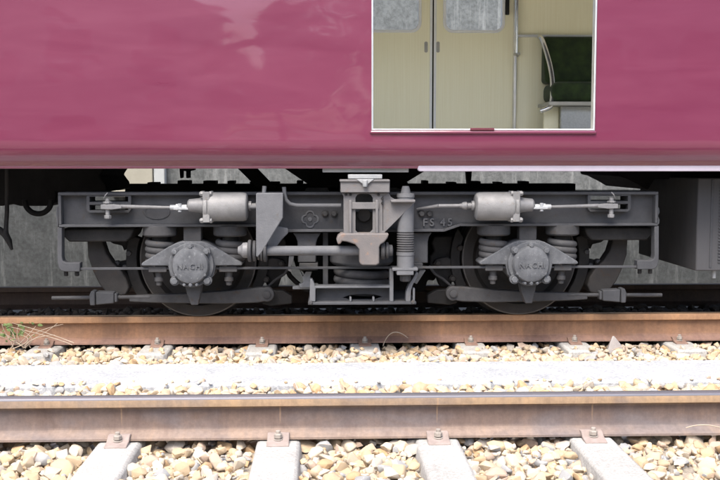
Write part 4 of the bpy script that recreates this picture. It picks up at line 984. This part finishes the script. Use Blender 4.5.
# pale posts standing against the wall, glimpsed above the frame
for (u0, u1, mt, lab) in ((113, 154, M['post'], 'pale cream post against the wall glimpsed above the left end of the frame'), (154, 166, M['bluish'], 'narrow bluish grey post beside the cream one against the wall')):
    x0, x1 = at(u0, 180, WY-.12)[0], at(u1, 180, WY-.12)[0]
    b = MB(); b.box(x0, x1-.01, WY-.14, WY-.01, .62, 3.2); b.box(x0-.02, x1+.01, WY-.16, WY-.005, .54, .619); tag(b.build('wall_post', mt, bev=.01), lab, 'post')

# unseen houses and trees, added to put reflections in the glossy side
def house(x, y, wd, dp, h, col, roofc, label, nwin):
    t = thing('house', (x, y, -.6), label, 'house')  # unseen house, added for reflections in the carriage paint
    b = MB(); b.box(x-wd/2, x+wd/2, y-dp, y, -.6, h); wl = b.build('wall', col, t, 0)
    b = MB(); b.prism([(x-wd/2-.5, h+.003), (x+wd/2+.5, h+.003), (x+wd/2-1.2, h+2), (x-wd/2+1.2, h+2)], y-dp-.5, y+.5); b.build('roof', roofc, t, 0)
    for f in range(2):
        for k in range(nwin):
            xx = x-wd/2+wd*(k+.5)/nwin; z = .6+f*2.8
            b = MB(); b.box(xx-.75, xx+.75, y+.005, y+.05, z-.05, z+1.35); wf = b.build('window', M['trim'], t, 0)
            b = MB(); b.box(xx-.68, xx+.68, y+.052, y+.06, z+.02, z+1.28); b.build('pane', M['seam'], wf, 0)
M['stucco'] = grime('pale_stucco', (.5, .47, .42), (.6, .57, .52), None, 1, .8)
M['stucco2'] = grime('grey_stucco', (.26, .27, .28), (.33, .34, .35), None, 1, .8)
M['rooft'] = grime('dark_roof_tile', (.05, .055, .065), (.08, .085, .095), None, 3, .6)
house(-8.5, -24, 10, 8, 6.0, M['stucco'], M['rooft'], 'pale two storey house across the line', 4)
house(8.5, -26, 11, 8, 6.4, M['stucco2'], M['rooft'], 'grey two storey house across the line', 3)
M['crown'] = grime('tree_leaf', (.03, .055, .02), (.07, .10, .035), None, 3, .7)
M['bark'] = grime('bark', (.07, .055, .04), (.11, .09, .07), None, 9, .9)
for i, (x, y, h, r_) in enumerate(((-1.2, -21, 4.6, 1.7), (1.4, -22.5, 6.8, 2.6), (14.5, -22, 5, 2.0))):
    t = thing('tree', (x, y, -.6), ['small round leafy tree across the line beside the pale house', 'taller leafy tree across the line between the two houses', 'leafy tree across the line beyond the grey house'][i], 'tree', 'trees across the line')
    b = MB(); b.tube([(x, y, -.6), (x+.1, y, h*.4), (x, y+.1, h*.8)], [.16, .12, .04], 8)
    for k in range(5): a = k*1.3; b.tube([(x+.05, y, h*.4), (x+r_*.5*math.cos(a), y+r_*.5*math.sin(a), h*.7)], [.06, .02], 6)
    b.build('trunk', M['bark'], t, 0)
    b = MB()
    clumps = [(x+rnd.gauss(0, .45)*r_, y+rnd.gauss(0, .45)*r_, h*.72+rnd.gauss(0, .5)*r_, r_*rnd.uniform(.25, .5)) for _ in range(16)]
    for cx, cy, cz, cr in clumps:
        for _ in range(150):
            d = Vector((rnd.gauss(0, 1), rnd.gauss(0, 1), rnd.gauss(0, 1))).normalized()*cr*rnd.uniform(.6, 1.05); p = Vector((cx, cy, cz))+d
            a = Vector((rnd.gauss(0, 1), rnd.gauss(0, 1), rnd.gauss(0, 1))).normalized()*.13; c = a.orthogonal()*.7
            b.b.faces.new([b.b.verts.new(p+q) for q in (a, c, -a, -c)])
    b.build('crown', M['crown'], t, 0)

# outdoor colours scaled down so the high exposure brightens only the interior
INDOOR = {'trim', 'chrome', 'ceil', 'floor', 'cream', 'whiteframe', 'seatframe', 'heater', 'velvet', 'glass', 'seam'}
for key, m in M.items():
    if key in INDOOR: continue
    nt = m.node_tree; b = nt.nodes['Principled BSDF']; lk = b.inputs['Base Color'].links
    if lk: nt.links.new(mixc(nt, 1.0, lk[0].from_socket, (.78, .735, .665) if key == 'stone' else (.80, .80, .80), 'MULTIPLY'), b.inputs['Base Color'])
